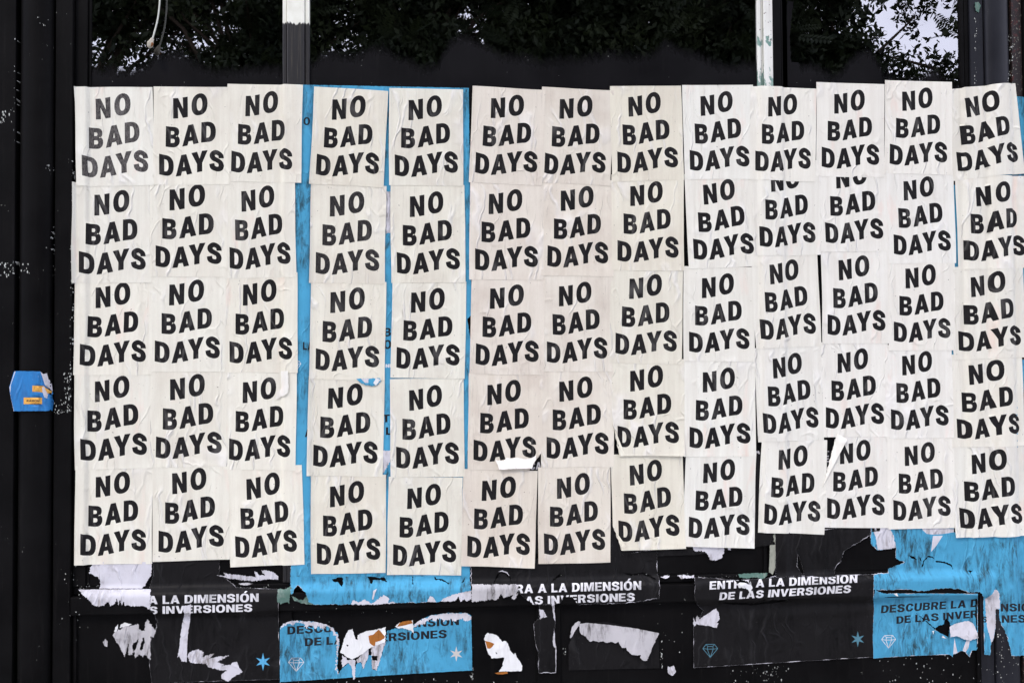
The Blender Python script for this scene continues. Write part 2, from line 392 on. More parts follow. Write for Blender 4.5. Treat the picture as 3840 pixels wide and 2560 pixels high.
# first mullion: raised centre, stepped sides
m1 = box('mullion', wx(1076), wx(1143), ZB, ZT, -.004+D, .06, TWOT, front, .004)
box('mullion_side', wx(1059), wx(1076)-.001, ZB, ZT, .003+D, .06, TWOT, m1.parent, .003)
box('mullion_side', wx(1143)+.001, wx(1161), ZB, ZT, .003+D, .06, TWOT, m1.parent, .003)
box('mullion', wx(2879), wx(2913), ZM, ZT, -.004+D, .06, CREAM, front, .003)
box('mullion', wx(2879), wx(2913), ZB, ZM-.001, -.004+D, .06, BLACKW, front, .003)
box('mullion_bead', wx(2856), wx(2870), ZM, ZT, .002+D, .06, CREAM, front, .003)
box('mullion_bead', wx(2856), wx(2870), ZB, ZM-.001, .002+D, .06, BLACKW, front, .003)
box('mullion_bead', wx(2871.5), wx(2877.5), ZM, ZT, .008+D, .06, CREAM, front, .001)
box('mullion_bead', wx(2871.5), wx(2877.5), ZB, ZM-.001, .008+D, .06, BLACKW, front, .001)
box('mullion_side', wx(2914.5), wx(2944), ZB, ZT, .000+D, .06, BLACKW, front, .003)
box('mullion_bead', wx(2945.5), wx(2953), ZB, ZT, .006+D, .06, BLACKW, front, .002)
box('glazing_bead', wx(3624), wx(3638), ZB, ZT, .002+D, .06, BLACKW, front, .003)
box('window_stile', wx(3640), wx(3656), ZB, ZT, .004+D, .06, BLACKW, front, .003)
box('window_stile', wx(3658), wx(3708), Z0, ZT, -.004+D, .06, BLACKB, front, .003)
# glass panes with brushed paint
panes = [((324, 1059), [(320, 330), (322, 60), (318, 130), (318, 230), (325, 262), (335, 250), (360, 245), (375, 262), (420, 256), (470, 262), (520, 250), (560, 240), (578, 212), (600, 203), (640, 198), (690, 202), (720, 225), (760, 248), (820, 262), (900, 260), (1000, 250), (1061, 252)]),
         ((1161, 2857), [(1159, 330), (1162, 225), (1180, 240), (1200, 210), (1240, 195), (1290, 205), (1330, 210), (1380, 182), (1400, 178), (1440, 175), (1480, 205), (1530, 220), (1580, 250), (1640, 245), (1665, 200), (1690, 160), (1720, 138), (1760, 140), (1800, 160), (1840, 180), (1880, 205), (1960, 210), (2040, 232), (2100, 220), (2200, 215), (2260, 200), (2300, 195), (2380, 210), (2450, 200), (2490, 160), (2520, 165), (2560, 190), (2610, 196), (2650, 220), (2700, 240), (2750, 250), (2790, 235), (2858, 242)]),
         ((2952, 3625), [(2950, 330), (2950, 5), (2976, 5), (2970, 60), (2962, 150), (2968, 250), (3000, 252), (3035, 238), (3060, 246), (3090, 265), (3130, 282), (3172, 255), (3180, 230), (3215, 205), (3240, 190), (3262, 190), (3275, 212), (3300, 238), (3310, 285), (3330, 278), (3370, 300), (3450, 296), (3490, 262), (3510, 268), (3545, 300), (3590, 318), (3627, 325)])]
def in_poly(pts, poly):
    x, y = pts[:, 0], pts[:, 1]; P = np.asarray(poly); ins = np.zeros(len(pts), bool)
    xj, yj = P[-1]
    for xi, yi in P:
        with np.errstate(divide='ignore', invalid='ignore'):
            c = ((yi > y) != (yj > y)) & (x < (xj-xi)*(y-yi)/(yj-yi+1e-12)+xi)
        ins ^= c; xj, yj = xi, yi
    return ins
def jag(poly, amp, step=3.0, seed=0, straight=90, amp2=.7):
    rnd = random.Random(seed); outp = []
    n = len(poly)
    for i in range(n):
        a = np.array(poly[i], float); b = np.array(poly[(i+1) % n], float)
        d = b-a; L = np.hypot(*d)
        if L < 1e-6: continue
        k = max(1, int(L/step)); nn = np.array((-d[1], d[0]))/L
        A = amp2 if L > straight else amp
        outp.append(tuple(a))
        low = 0
        for j in range(1, k):
            low = .6*low + rnd.uniform(-1, 1)*A*.6
            outp.append(tuple(a+d*j/k+nn*(low+rnd.uniform(-1, 1)*A*.5)))
    return outp
def cdt(polys, grid=None, extra=None):
    """constrained triangulation; polys: closed outlines, grid: (spacing, bounds)"""
    vs_, es = [], []
    for P in polys:
        b = len(vs_); vs_ += [Vector(p) for p in P]; es += [(b+i, b+(i+1) % len(P)) for i in range(len(P))]
    if grid:
        sp, (x0, x1, y0, y1) = grid
        nx, ny = max(1, int((x1-x0)/sp)), max(1, int((y1-y0)/sp))
        for i in range(nx+1):
            for j in range(ny+1):
                vs_.append(Vector((x0+(x1-x0)*i/nx+(sp*.25 if j % 2 else 0)*(0 < i < nx), y0+(y1-y0)*j/ny)))
    r = delaunay_2d_cdt(vs_, es, [], 0, 1e-5, False)
    V = np.array([tuple(v) for v in r[0]]); F = np.array([f for f in r[2] if len(f) == 3])
    return V, F
def sub_mesh(V, F, mask):
    F = F[mask]; u, inv = np.unique(F.ravel(), return_inverse=True)
    return u, inv.reshape(F.shape)
def drape(px, py, layer, gn=True):
    x, z = on_wall(px, py)
    y = surf(x, z) - .0005*layer - .0004
    if gn: y = y + gnoise(x, z)
    return np.stack([x, y, z], 1)
for k, ((a, b), edge) in enumerate(panes):
    x0, x1 = wx(a, 160, .014), wx(b, 160, .014)
    win = empty('window', ((x0+x1)/2, .014, ZB), None, None); win.parent = front; win.location = Vector(((x0+x1)/2, .014, ZB))-front.location
    vs_ = [(x0, .0175, ZB), (x1, .0175, ZB), (x1, .0175, ZT), (x0, .0175, ZT), (x0, .0235, ZB), (x1, .0235, ZB), (x1, .0235, ZT), (x0, .0235, ZT)]
    def childof(o, p, wl):
        o.parent = p; o.location = Vector(wl)-Vector(p.location)-(Vector(front.location) if p.parent else Vector())
    g = mobj('glass', vs_, [(0, 1, 2, 3), (5, 4, 7, 6), (0, 3, 7, 4), (1, 5, 6, 2), (3, 2, 6, 7), (0, 4, 5, 1)], GLASS, None, ((x0+x1)/2, .0175, ZB))
    childof(g, win, ((x0+x1)/2, .0175, ZB))
    poly = [(q[0], q[1]-16 if q[1] > 20 else q[1]) for q in edge] + [(b+3, 520), (a-3, 520)]
    J = jag(poly, 3.0, 3.0, 40+k, 400, 3)
    V, F = cdt([J], (9.0, (a-3, b+3, 100, 420)))
    c = V[F].mean(1); mk = in_poly(c, J)
    u, F2 = sub_mesh(V, F, mk)
    x, z = unp(V[u, 0], V[u, 1], .0168)
    x = np.clip(x, x0+.0005, x1-.0005)
    p = mobj('brushed_paint', np.stack([x, np.full(len(x), .0168), z], 1), F2, GREYP, None, ((x0+x1)/2, .0168, ZB))
    childof(p, win, ((x0+x1)/2, .0168, ZB))
    ex = sorted((q for q in edge[1:-1] if q[1] > 20), key=lambda q: q[0])
    fade = np.clip((V[u, 1]-(np.interp(V[u, 0], [q[0] for q in ex], [q[1] for q in ex])-16))/90, 0, 1)
    if k == 2: fade = np.where(V[u, 0] < 2980, 1, fade)
    at = p.data.attributes.new('cover', 'FLOAT', 'POINT'); at.data.foreach_set('value', fade)
    # paint hidden behind the posters carries on down to the sill
    zlow = float(z.min())
    p2 = mobj('brushed_paint', [(x0, .0168, ZB), (x1, .0168, ZB), (x1, .0168, zlow+.004), (x0, .0168, zlow+.004)], [(0, 1, 2, 3)], BLACKW, None, ((x0+x1)/2, .0168, ZB))
    childof(p2, win, ((x0+x1)/2, .0168, ZB))
# sill, rail, lower panels
xl, xr = XL[272]+.002, wx(3656)
box('window_sill', xl, xr, Z_SILL_F, Z_SILL_T-.002, .009, .25, BLACKW, front, .006)
box('rail', xl, xr, Z_RAIL_B, Z_SILL_F-.001, -.022+D, .25, BLACKW, front, .004)
box('lower_panel', xl, wx(1068), .02, Z_RAIL_B-.001, .004+D, .25, BLACKW, front, 0)
box('lower_panel', wx(1068)+.001, wx(2050), .02, Z_RAIL_B-.001, .004+D, .25, BLACKW, front, 0)
box('lower_panel', wx(2050)+.001, xr, .02, Z_RAIL_B-.001, .004+D, .25, BLACKW, front, 0)
for a, b in ((281, 293), (1045, 1095), (2005, 2093), (3641, 3654)):
    box('panel_stile', wx(a), wx(b), .02, Z_RAIL_B-.002, -.008+D, .05, BLACKW, front, .003)
box('panel_stile', xl, xr, .02, .13, -.010+D, .05, BLACKW, front, .003)
box('shop_floor', xa, xb, -.05, .018, .31, 5.0, simple('dark_floor', (.03, .028, .026)), front, 0)
box('back_wall', xa, xb, .02, ZT, 5.001, 5.1, simple('dark_plaster', (.035, .033, .03)), front, 0)
box('side_wall', xa-.12, xa-.001, 0, ZT, .301, 5.1, simple('dark_plaster_left', (.035, .033, .03)), front, 0)
box('side_wall', xb+.001, xb+.12, 0, ZT, .301, 5.1, simple('dark_plaster_right', (.035, .033, .03)), front, 0)
box('shop_ceiling', xa-.12, xb+.12, ZT+.001, ZT+.2, -.02, 5.1, BLACKW, front, .004)

# ------------------------------------------------------------------ glyphs (cap height 1)
def arc(cx, cy, rx, ry, a0, a1, n=10, e=2.3):
    o = []
    for i in range(n+1):
        a = R(a0+(a1-a0)*i/n); c, s_ = math.cos(a), math.sin(a)
        o.append((cx+rx*math.copysign(abs(c)**(2/e), c), cy+ry*math.copysign(abs(s_)**(2/e), s_)))
    return o
def catmull(P, n=5):
    P = [np.array(p, float) for p in P]; P = [2*P[0]-P[1]]+P+[2*P[-1]-P[-2]]; o = []
    for i in range(1, len(P)-2):
        for j in range(n):
            t = j/n; a, b, c, d = P[i-1:i+3]
            o.append(.5*((2*b)+(-a+c)*t+(2*a-5*b+4*c-d)*t*t+(-a+3*b-3*c+d)*t**3))
    o.append(P[-2]); return o
def stroke(P, hx, hy):
    C = catmull(P); L_, R_ = [], []
    for i, p in enumerate(C):
        d = C[min(i+1, len(C)-1)]-C[max(i-1, 0)]; d = d/np.hypot(*d); nn = np.array((-d[1], d[0]))
        off = np.array((nn[0]*hx, nn[1]*hy)); L_.append(tuple(p+off)); R_.append(tuple(p-off))
    return L_+R_[::-1]
GL = {
 'N': (.72, [[(0, 0), (0, 1), (.225, 1), (.50, .42), (.50, 1), (.72, 1), (.72, 0), (.495, 0), (.22, .58), (.22, 0)]]),
 'O': (.79, [arc(.395, .5, .395, .535, 0, 345, 23, 2.25), arc(.395, .5, .165, .345, 0, 345, 23, 2.25)]),
 'D': (.71, [[(0, 0), (0, 1)]+arc(.30, .5, .41, .5, 90, -90, 14, 2.4), [(.225, .18), (.225, .82)]+arc(.29, .5, .19, .32, 90, -90, 12, 2.4)]),
 'B': (.69, [[(0, 0), (0, 1)]+arc(.36, .745, .29, .255, 90, -62, 9, 2.3)+arc(.37, .29, .32, .29, 62, -90, 9, 2.3),
             [(.22, .60), (.22, .82)]+arc(.34, .71, .10, .11, 90, -90, 6), [(.22, .18), (.22, .43)]+arc(.36, .305, .11, .125, 90, -90, 6)]),
 'A': (.80, [[(0, 0), (.285, 1), (.515, 1), (.80, 0), (.57, 0), (.515, .20), (.285, .20), (.23, 0)], [(.335, .375), (.465, .375), (.40, .68)]]),
 'Y': (.78, [[(0, 1), (.25, 1), (.39, .61), (.53, 1), (.78, 1), (.505, .40), (.505, 0), (.275, 0), (.275, .40)]]),
 'S': (.70, [stroke([(.585, .68), (.545, .83), (.345, .925), (.16, .85), (.125, .72), (.20, .60), (.36, .53), (.52, .45), (.585, .29), (.52, .13), (.345, .075), (.15, .15), (.10, .32)], .115, .10)]),
 'E': (.62, [[(0, 0), (0, 1), (.61, 1), (.61, .81), (.22, .81), (.22, .60), (.57, .60), (.57, .42), (.22, .42), (.22, .19), (.62, .19), (.62, 0)]]),
 'I': (.22, [[(0, 0), (0, 1), (.22, 1), (.22, 0)]]),
 'L': (.56, [[(0, 0), (0, 1), (.22, 1), (.22, .19), (.56, .19), (.56, 0)]]),
 'T': (.66, [[(0, 1), (.66, 1), (.66, .81), (.44, .81), (.44, 0), (.22, 0), (.22, .81), (0, .81)]]),
 'V': (.76, [[(0, 1), (.235, 1), (.385, .30), (.53, 1), (.76, 1), (.50, 0), (.26, 0)]]),
 'M': (.90, [[(0, 0), (0, 1), (.30, 1), (.45, .40), (.60, 1), (.90, 1), (.90, 0), (.69, 0), (.69, .70), (.53, 0), (.37, 0), (.21, .70), (.21, 0)]]),
 'U': (.70, [[(0, 1), (.22, 1), (.22, .36)]+arc(.35, .34, .13, .16, 190, 350, 8)+[(.48, .36), (.48, 1), (.70, 1), (.70, .36)]+arc(.35, .34, .35, .36, -5, -175, 12)+[(0, .36)]]),
 'R': (.70, [[(0, 0), (0, 1)]+arc(.38, .71, .29, .29, 90, -60, 9)+[(.70, 0), (.46, 0), (.34, .38), (.22, .38), (.22, 0)], [(.22, .56), (.22, .82)]+arc(.35, .69, .10, .13, 90, -90, 6)]),
 'C': (.74, [stroke([(.62, .66), (.57, .83), (.38, .92), (.19, .82), (.115, .5), (.19, .18), (.38, .08), (.57, .17), (.625, .36)], .115, .10)]),
}
def fatten(ct, d):
    n = len(ct); P = [np.array(p, float) for p in ct]
    A = sum(P[i][0]*P[(i+1) % n][1]-P[(i+1) % n][0]*P[i][1] for i in range(n)); sg = 1 if A > 0 else -1
    o = []
    for i in range(n):
        a, b, c = P[i-1], P[i], P[(i+1) % n]; e, f = b-a, c-b
        if np.hypot(*e) < 1e-9 or np.hypot(*f) < 1e-9: o.append(tuple(b)); continue
        e = e/np.hypot(*e); f = f/np.hypot(*f); n1 = np.array((e[1], -e[0]))*sg; n2 = np.array((f[1], -f[0]))*sg
        m_ = n1+n2; q = max(.45, float(m_ @ m_)/2); o.append(tuple(b+m_*d/q))
    return o
for _k in 'NOBADYS':
    w_, cts_ = GL[_k]; GB = [fatten(c, .021 if i == 0 else -.021) for i, c in enumerate(cts_)]
    GL[_k+'+'] = (w_, GB)
GL['Ó'] = (.79, GL['O'][1]+[[(.34, 1.10), (.46, 1.32), (.66, 1.32), (.50, 1.10)]])
def text_polys(txt, p0, p1, cap, skew=0.0):
    """lettering laid from p0 (left end of baseline) to p1 (right end), in pixel units, y down"""
    adv, tot = [], 0
    for ch in txt:
        adv.append(tot); tot += (.34 if ch == ' ' else GL[ch][0]+.09)
    tot -= .09
    p0 = np.array(p0, float); p1 = np.array(p1, float); d = (p1-p0)/tot; upv = np.array((skew, -1.0))*cap
    o = []
    for ch, a in zip(txt, adv):
        if ch == ' ': continue
        o.append([[tuple(p0+d*(a+x)+upv*y) for x, y in c] for c in GL[ch][1]])
    return o     # list of glyphs, each a list of contours
def glyph_mask(c, glyphs):
    mk = np.zeros(len(c), bool)
    for g in glyphs:
        k = np.zeros(len(c), bool)
        for ct in g: k ^= in_poly(c, ct)
        mk |= k
    return mk
def star_poly(cx, cy, r, rin=.36, rot=0):
    return [[(cx+(r if i % 2 == 0 else r*rin)*math.sin(math.pi*i/6+rot), cy-(r*(1.12 if i % 6 == 0 else 1) if i % 2 == 0 else r*rin)*math.cos(math.pi*i/6+rot)) for i in range(12)]]
def gem_polys(cx, cy, w_, h_, th=2.0):
    P = {'a': (-.28, -.5), 'b': (.28, -.5), 'c': (.5, -.18), 'd': (0, .5), 'e': (-.5, -.18), 'f': (-.2, -.14), 'g': (.2, -.14), 'h': (-.17, -.34), 'i': (.17, -.34)}
    E = ['ab', 'bc', 'cd', 'de', 'ea', 'ef', 'fg', 'gc', 'fd', 'gd', 'hi', 'ha', 'ib', 'hf', 'ig']
    o = []
    for e in E:
        a = np.array(P[e[0]])*(w_, h_)+(cx, cy); b = np.array(P[e[1]])*(w_, h_)+(cx, cy); d = b-a; L = np.hypot(*d)
        if L < 1: continue
        n = np.array((-d[1], d[0]))/L*th/2; o.append([[tuple(a+n), tuple(b+n), tuple(b-n), tuple(a-n)]])
    return o

# ------------------------------------------------------------------ NO BAD DAYS posters
SW, SH = 650, 822
KN = np.array([0, .05, .10, .18, .26, .38, .50, .63, .75, .87, 1.0]); WV = np.array([0, -7, -12, -17, -17, -8, 5, 22, 30, 30, 19])
def wave(x):        # x relative to sheet centre
    t = (np.asarray(x)+271)/543
    return np.interp(t, KN, WV)
def sheet_text():
    o = []
    for base, items in ((250, (('N', -155), ('O', 2))), (491, (('B', -216), ('A', -73), ('D', 87))), (732, (('D', -271), ('A', -130), ('Y', 6), ('S', 158)))):
        for ch, x0 in items:
            g = []
            for ct in GL[ch+'+'][1]:
                n = len(ct); q = []
                for i in range(n):      # refine long edges so the wave bends them
                    a = np.array(ct[i]); b = np.array(ct[(i+1) % n]); k = max(1, int(np.hypot(*(b-a))/.16))
                    for j in range(k): q.append(a+(b-a)*j/k)
                pts = []
                for px_, py_ in q:
                    X = x0+px_*165; pts.append((X, base-py_*165-float(wave(X))))
                g.append(pts)
            o.append(g)
    return o
ST = sheet_text()
border = []
for i in range(40): border.append((-SW/2+SW*i/40, 0))
for i in range(50): border.append((SW/2, SH*i/50))
for i in range(40): border.append((SW/2-SW*i/40, SH))
for i in range(50): border.append((-SW/2, SH-SH*i/50))
SV, SF = cdt([border]+[c for g in ST for c in g], (17.0, (-SW/2+9, SW/2-9, 9, SH-9)))
sc_c = SV[SF].mean(1); inkm = glyph_mask(sc_c, ST)
areas = np.abs(np.cross(SV[SF][:, 1]-SV[SF][:, 0], SV[SF][:, 2]-SV[SF][:, 0])) > 1e-4
uP, fP = sub_mesh(SV, SF, (~inkm) & areas); uI, fI = sub_mesh(SV, SF, inkm & areas)
fP = fP[:, ::-1]; fI = fI[:, ::-1]
T = 2.24
def t0(ox, oy, l): return [(ox+x/T, oy+y/T) for x, y in l]
Nn, Dd = {}, {}
def rowdef(r, oy, segs, dpx=None):
    c = 0
    for ox, prs in segs:
        for (n, d) in prs:
            Nn[r, c] = (ox+n[0]/T, oy+n[1]/T)
            Dd[r, c] = (ox+d[0]/T, oy+d[1]/T) if len(d) == 2 else (d[0], d[1])
            c += 1
rowdef(0, 0, [(0, [((812, 843), (703, 1475)), ((1461, 838), (1348, 1465)), ((2072, 815), (1950, 1440))]),
              (950, [((670, 848), (533, 1463)), ((1308, 850), (1198, 1472)), ((1997, 838), (1867, 1450))]),
              (1900, [((450, 842), (320, 1450)), ((1022, 830), (935, 1440)), ((1628, 822), (1540, 1425)), ((2197, 828), (2087, 1430))]),
              (2840, [((640, 800), (537, 1398)), ((1210, 783), (1112, 1375)), ((1735, 843), (1680, 1430))])])
rowdef(1, 650, [(0, [((803, 190), (675, 830)), ((1440, 143), (1320, 782)), ((2033, 157), (1935, 795))]),
                (950, [((653, 200), (528, 833)), ((1317, 203), (1213, 835)), ((1982, 180), (1868, 805))]),
                (1900, [((455, 152), (342, 773)), ((1038, 115), (935, 730)), ((1647, 105), (1575, 715))]),
                (2840, [((108, -5), (25, 608)), ((655, -28), (573, 580)), ((1225, 78), (1143, 673)), ((1832, 128), (1733, 720))])])
rowdef(2, 650, [(0, [((808, 968), (682, 1604)), ((1430, 942), (1308, 1574)), ((2048, 937), (1937, 1586))]),
                (950, [((653, 1005), (527, 1641)), ((1332, 1003), (1210, 1631)), ((1995, 975), (1872, 1596))]),
                (1900, [((443, 957), (337, 1574)), ((1033, 893), (918, 1508)), ((1640, 885), (1535, 1493))]),
                (2840, [((102, 775), (32, 1385)), ((680, 740), (590, 1345)), ((1238, 812), (1145, 1403)), ((1788, 885), (1695, 1478))])])
rowdef(3, 1300, [(0, [((805, 297), (688, 940)), ((1435, 282), (1320, 920)), ((2047, 303), (1930, 940))]),
                 (950, [((638, 352), (512, 990)), ((1312, 375), (1207, 1005)), ((1972, 323), (1855, 945))]),
                 (1900, [((448, 298), (342, 920)), ((1040, 207), (935, 828)), ((1645, 220), (1540, 835))]),
                 (2840, [((130, 108), (60, 715)), ((670, 60), (577, 670)), ((1212, 87), (1125, 683)), ((1778, 167), (1683, 757))])])
S5 = [(305.2, 2075.6, 0), (598.8, 2063.3, 0), (888.9, 2084.4, 0), (1191.3, 2108.5, 0), (1475.7, 2114.2, 0), (1753.1, 2080.5, 0), (2042.5, 2071, 0), (2322.7, 2023, 0), (2584.5, 2007.8, 0)]
rowdef(4, 1300, [(0, [((812, 1098), S5[0]), ((1450, 1068), S5[1]), ((2077, 1115), S5[2])]),
                 (950, [((652, 1180), S5[3]), ((1298, 1195), S5[4]), ((1928, 1130), S5[5])]),
                 (1900, [((422, 1110), S5[6]), ((1033, 1002), S5[7]), ((1655, 985), S5[8])]),
                 (2840, [((182, 870), (65, 1475)), ((693, 822), (587, 1427)), ((1235, 850), (1148, 1440)), ((1797, 915), (1703, 1508))])])
ordn = ['first', 'second', 'third', 'fourth', 'fifth', 'sixth', 'seventh', 'eighth', 'ninth', 'tenth', 'eleventh', 'twelfth', 'last']
rows = ['top', 'second', 'middle', 'fourth', 'bottom']
special = {(0, 0): 'with faded grey lettering at the top left corner',
           (3, 5): 'whose bottom right corner peels off, fourth row',
           (4, 10): 'with folded top left corner, bottom row',
           (3, 7): 'with folded bottom left corner, fourth row',
           (4, 7): 'with curled bottom left corner, bottom row',
           (3, 3): 'torn open at its top edge, showing blue',
           (0, 9): 'in the top row just below the cream window post',
           (0, 12): 'at the top right corner, tilted to the left',
           (4, 0): 'at the bottom left corner of the grid'}
folds = {(4, 10): ((2840+555/T, 1300+1120/T), (2840+655/T, 1300+738/T), .004),
         (3, 7): ((1900+893/T, 1300+680/T), (1900+940/T, 1300+915/T), .003),
         (4, 7): ((2294, 1965), (2329, 2064), .003),
         (3, 5): ((1900+190/T, 1300+1040/T), (1900+300/T, 1300+880/T), .003)}
tints = [(.775, .775, .70), (.775, .77, .685), (.78, .775, .69), (.745, .73, .635), (.75, .74, .645), (.725, .685, .61), (.735, .705, .63), (.755, .74, .64), (.785, .79, .735), (.79, .795, .745), (.795, .795, .75), (.80, .80, .755), (.78, .78, .72)]
dirt = [.85, .8, .8, .62, .66, .35, .42, .75, .93, .95, .95, .95, .88]
wearm = {(0, 0): .52, (1, 3): .86, (0, 2): .95, (2, 3): .95, (4, 6): .96}
RN = random.Random(5)
scales = []; XS = {}
DW = [541, 543, 517, 531, 524, 520, 511, 508, 500, 463, 482, 472, 488]   # measured width of DAYS by column
def proj(x, y, z):
    d = np.array((x, y, z))-CAM; q = d @ fw
    return np.array((1920+FPX*(d @ rt)/q, 1280-FPX*(d @ up)/q))
vN, vD = np.array((-155., -105.)), np.array((-268., -732.))
for r in range(5):
    for c in range(13):
        nx, nz = on_wall(*Nn[r, c]); dx, dz = on_wall(*Dd[r, c])
        sv = math.hypot(float(dx-nx), float(dz-nz))/np.hypot(*(vD-vN))
        scales.append(sv)
        mxx, mzz = float(nx+dx)/2, float(nz+dz)/2
        dp = np.array([proj(mxx-.05, 0, mzz), proj(mxx+.05, 0, mzz)]); ppm = np.hypot(*(dp[1]-dp[0]))/.1
        XS[c] = XS.get(c, []) + [DW[c]/2.24/(543*sv*ppm)]
S_AVG = float(np.mean(scales)); XS = {c: float(np.mean(v)) for c, v in XS.items()}; print(XS); print('scale', S_AVG, min(scales), max(scales))
k = 0
for r in range(5):
    for c in range(13):
        nx, nz = map(float, on_wall(*Nn[r, c])); dx, dz = map(float, on_wall(*Dd[r, c]))
        s_ = .6*scales[k]+.4*S_AVG; k += 1
        SX = np.array((XS[c], 1.0)); tv = (vD-vN)*SX
        th = math.atan2(dz-nz, dx-nx)-math.atan2(*tv[::-1])
        mid = np.array(((nx+dx)/2, (nz+dz)/2)); ms_ = (vN+vD)/2*SX
        rot = np.array(((math.cos(th), -math.sin(th)), (math.sin(th), math.cos(th))))
        def place(P):
            ex = np.where(P[:, 0] > 285, (P[:, 0]-285)/40*{0: 34, 4: 16}.get(r, 0), 0) if c == 2 else 0
            q = np.stack([P[:, 0]+ex, -P[:, 1]], 1)*SX-ms_
            return q @ rot.T*s_+mid
        seed = RN.uniform(0, 90)
        W2 = place(SV)
        wob = np.array([[noise.noise(Vector((a*4+seed, b*4, 1.))), noise.noise(Vector((a*4, b*4+seed, 7.)))] for a, b in W2])
        W2 = W2+wob*.0035
        X, Z = W2[:, 0], W2[:, 1]
        u_, v_ = (SV[:, 0]+SW/2)/SW, SV[:, 1]/SH
        taper = np.clip(np.minimum(np.minimum(u_, 1-u_), np.minimum(v_, 1-v_))*7, 0, 1)
        layer = 8 + 2*(4-r)+(c % 2)
        if r == 0 and c in (9,): layer += 0
        Y = surf(X, Z)-.0005*layer-.0004+gnoise(X, Z)
        bl = np.array([noise.noise(Vector((a*7+seed, 5., b*3.2))) for a, b in W2])
        bl2 = np.array([noise.noise(Vector((a*26+seed, 9., b*8+a*5))) for a, b in W2])
        Y = Y-taper*(np.maximum(0, bl)*.0016+np.maximum(0, bl2)*.0006)
        # loose edges lifting a little at some corners
        for (cu, cv) in ((0, 0), (1, 0), (0, 1), (1, 1)):
            a = RN.random()
            if a > .55: Y = Y-np.exp(-((u_-cu)**2+(v_-cv)**2)/.008)*.0022*(a-.4)
        if (r, c) in ((4, 8), (4, 7), (4, 5), (3, 7), (4, 12)):
            Y = Y-np.clip((v_-.62)/.38, 0, 1)**2*.012*(.4+.6*np.abs(u_-.3))
        back = np.zeros(len(SV), bool)
        if (r, c) in folds:
            A, B, h = folds[r, c]
            ax, az = map(float, on_wall(*A)); bx, bz = map(float, on_wall(*B))
            d = np.array((bx-ax, bz-az)); L = np.hypot(*d); d /= L; nn = np.array((-d[1], d[0]))
            cen = W2.mean(0)
            if (cen-(ax, az)) @ nn > 0: nn = -nn      # nn points towards the corner
            dist = (W2-np.array((ax, az))) @ nn
            back = dist > 0
            W2 = W2-np.where(back, 2*dist*.93, 0)[:, None]*nn
            X, Z = W2[:, 0], W2[:, 1]
            Y = np.where(back, surf(X, Z)-.0005*layer-.0004-.0015-np.minimum(dist, .05)*.12-h*.3, Y)
        P3 = np.stack([X, Y, Z], 1)
        loc = (float(mid[0]), float(Y.mean()), float(mid[1]))
        lab = special.get((r, c))
        lab = ('white NO BAD DAYS poster '+lab) if lab else 'white NO BAD DAYS poster, %s row, %s from the left' % (rows[r], ordn[c] if c < 12 else 'thirteenth')
        if c == 12 and not special.get((r, c)): lab = 'white NO BAD DAYS poster at the right end of the %s row' % rows[r]
        if c == 0 and not special.get((r, c)): lab = 'white NO BAD DAYS poster at the left end of the %s row' % rows[r]
        bv, wv_ = RN.uniform(.975, 1.02), RN.uniform(-.012, .015)
        tn = [max(0, min(1, x*bv*(1-q*wv_))) for x, q in zip((tints[c][0]*1.0, tints[c][1]*.99, tints[c][2]*.93), (0, .6, 1.6))]
        fl = fP
        o = mobj('poster', P3[uP], fl, [PAPER, PBACK], None, loc, True)
        if back.any(): o.data.polygons.foreach_set('material_index', back[uP][fl].all(1).astype(int))
        dk = dirt[c]+RN.uniform(-.06, .05)
        o.color = (*tn, max(0, min(1, dk)))
        tag(o, lab, 'poster', 'NO BAD DAYS posters pasted in five rows')
        l = mobj('lettering', P3[uI], fI, [INK, PBACK], o, loc, True)
        l.color = (1, 1, 1, wearm.get((r, c), 1.0 if RN.random() < .75 else .98))
        l.location = (0, 0, 0)

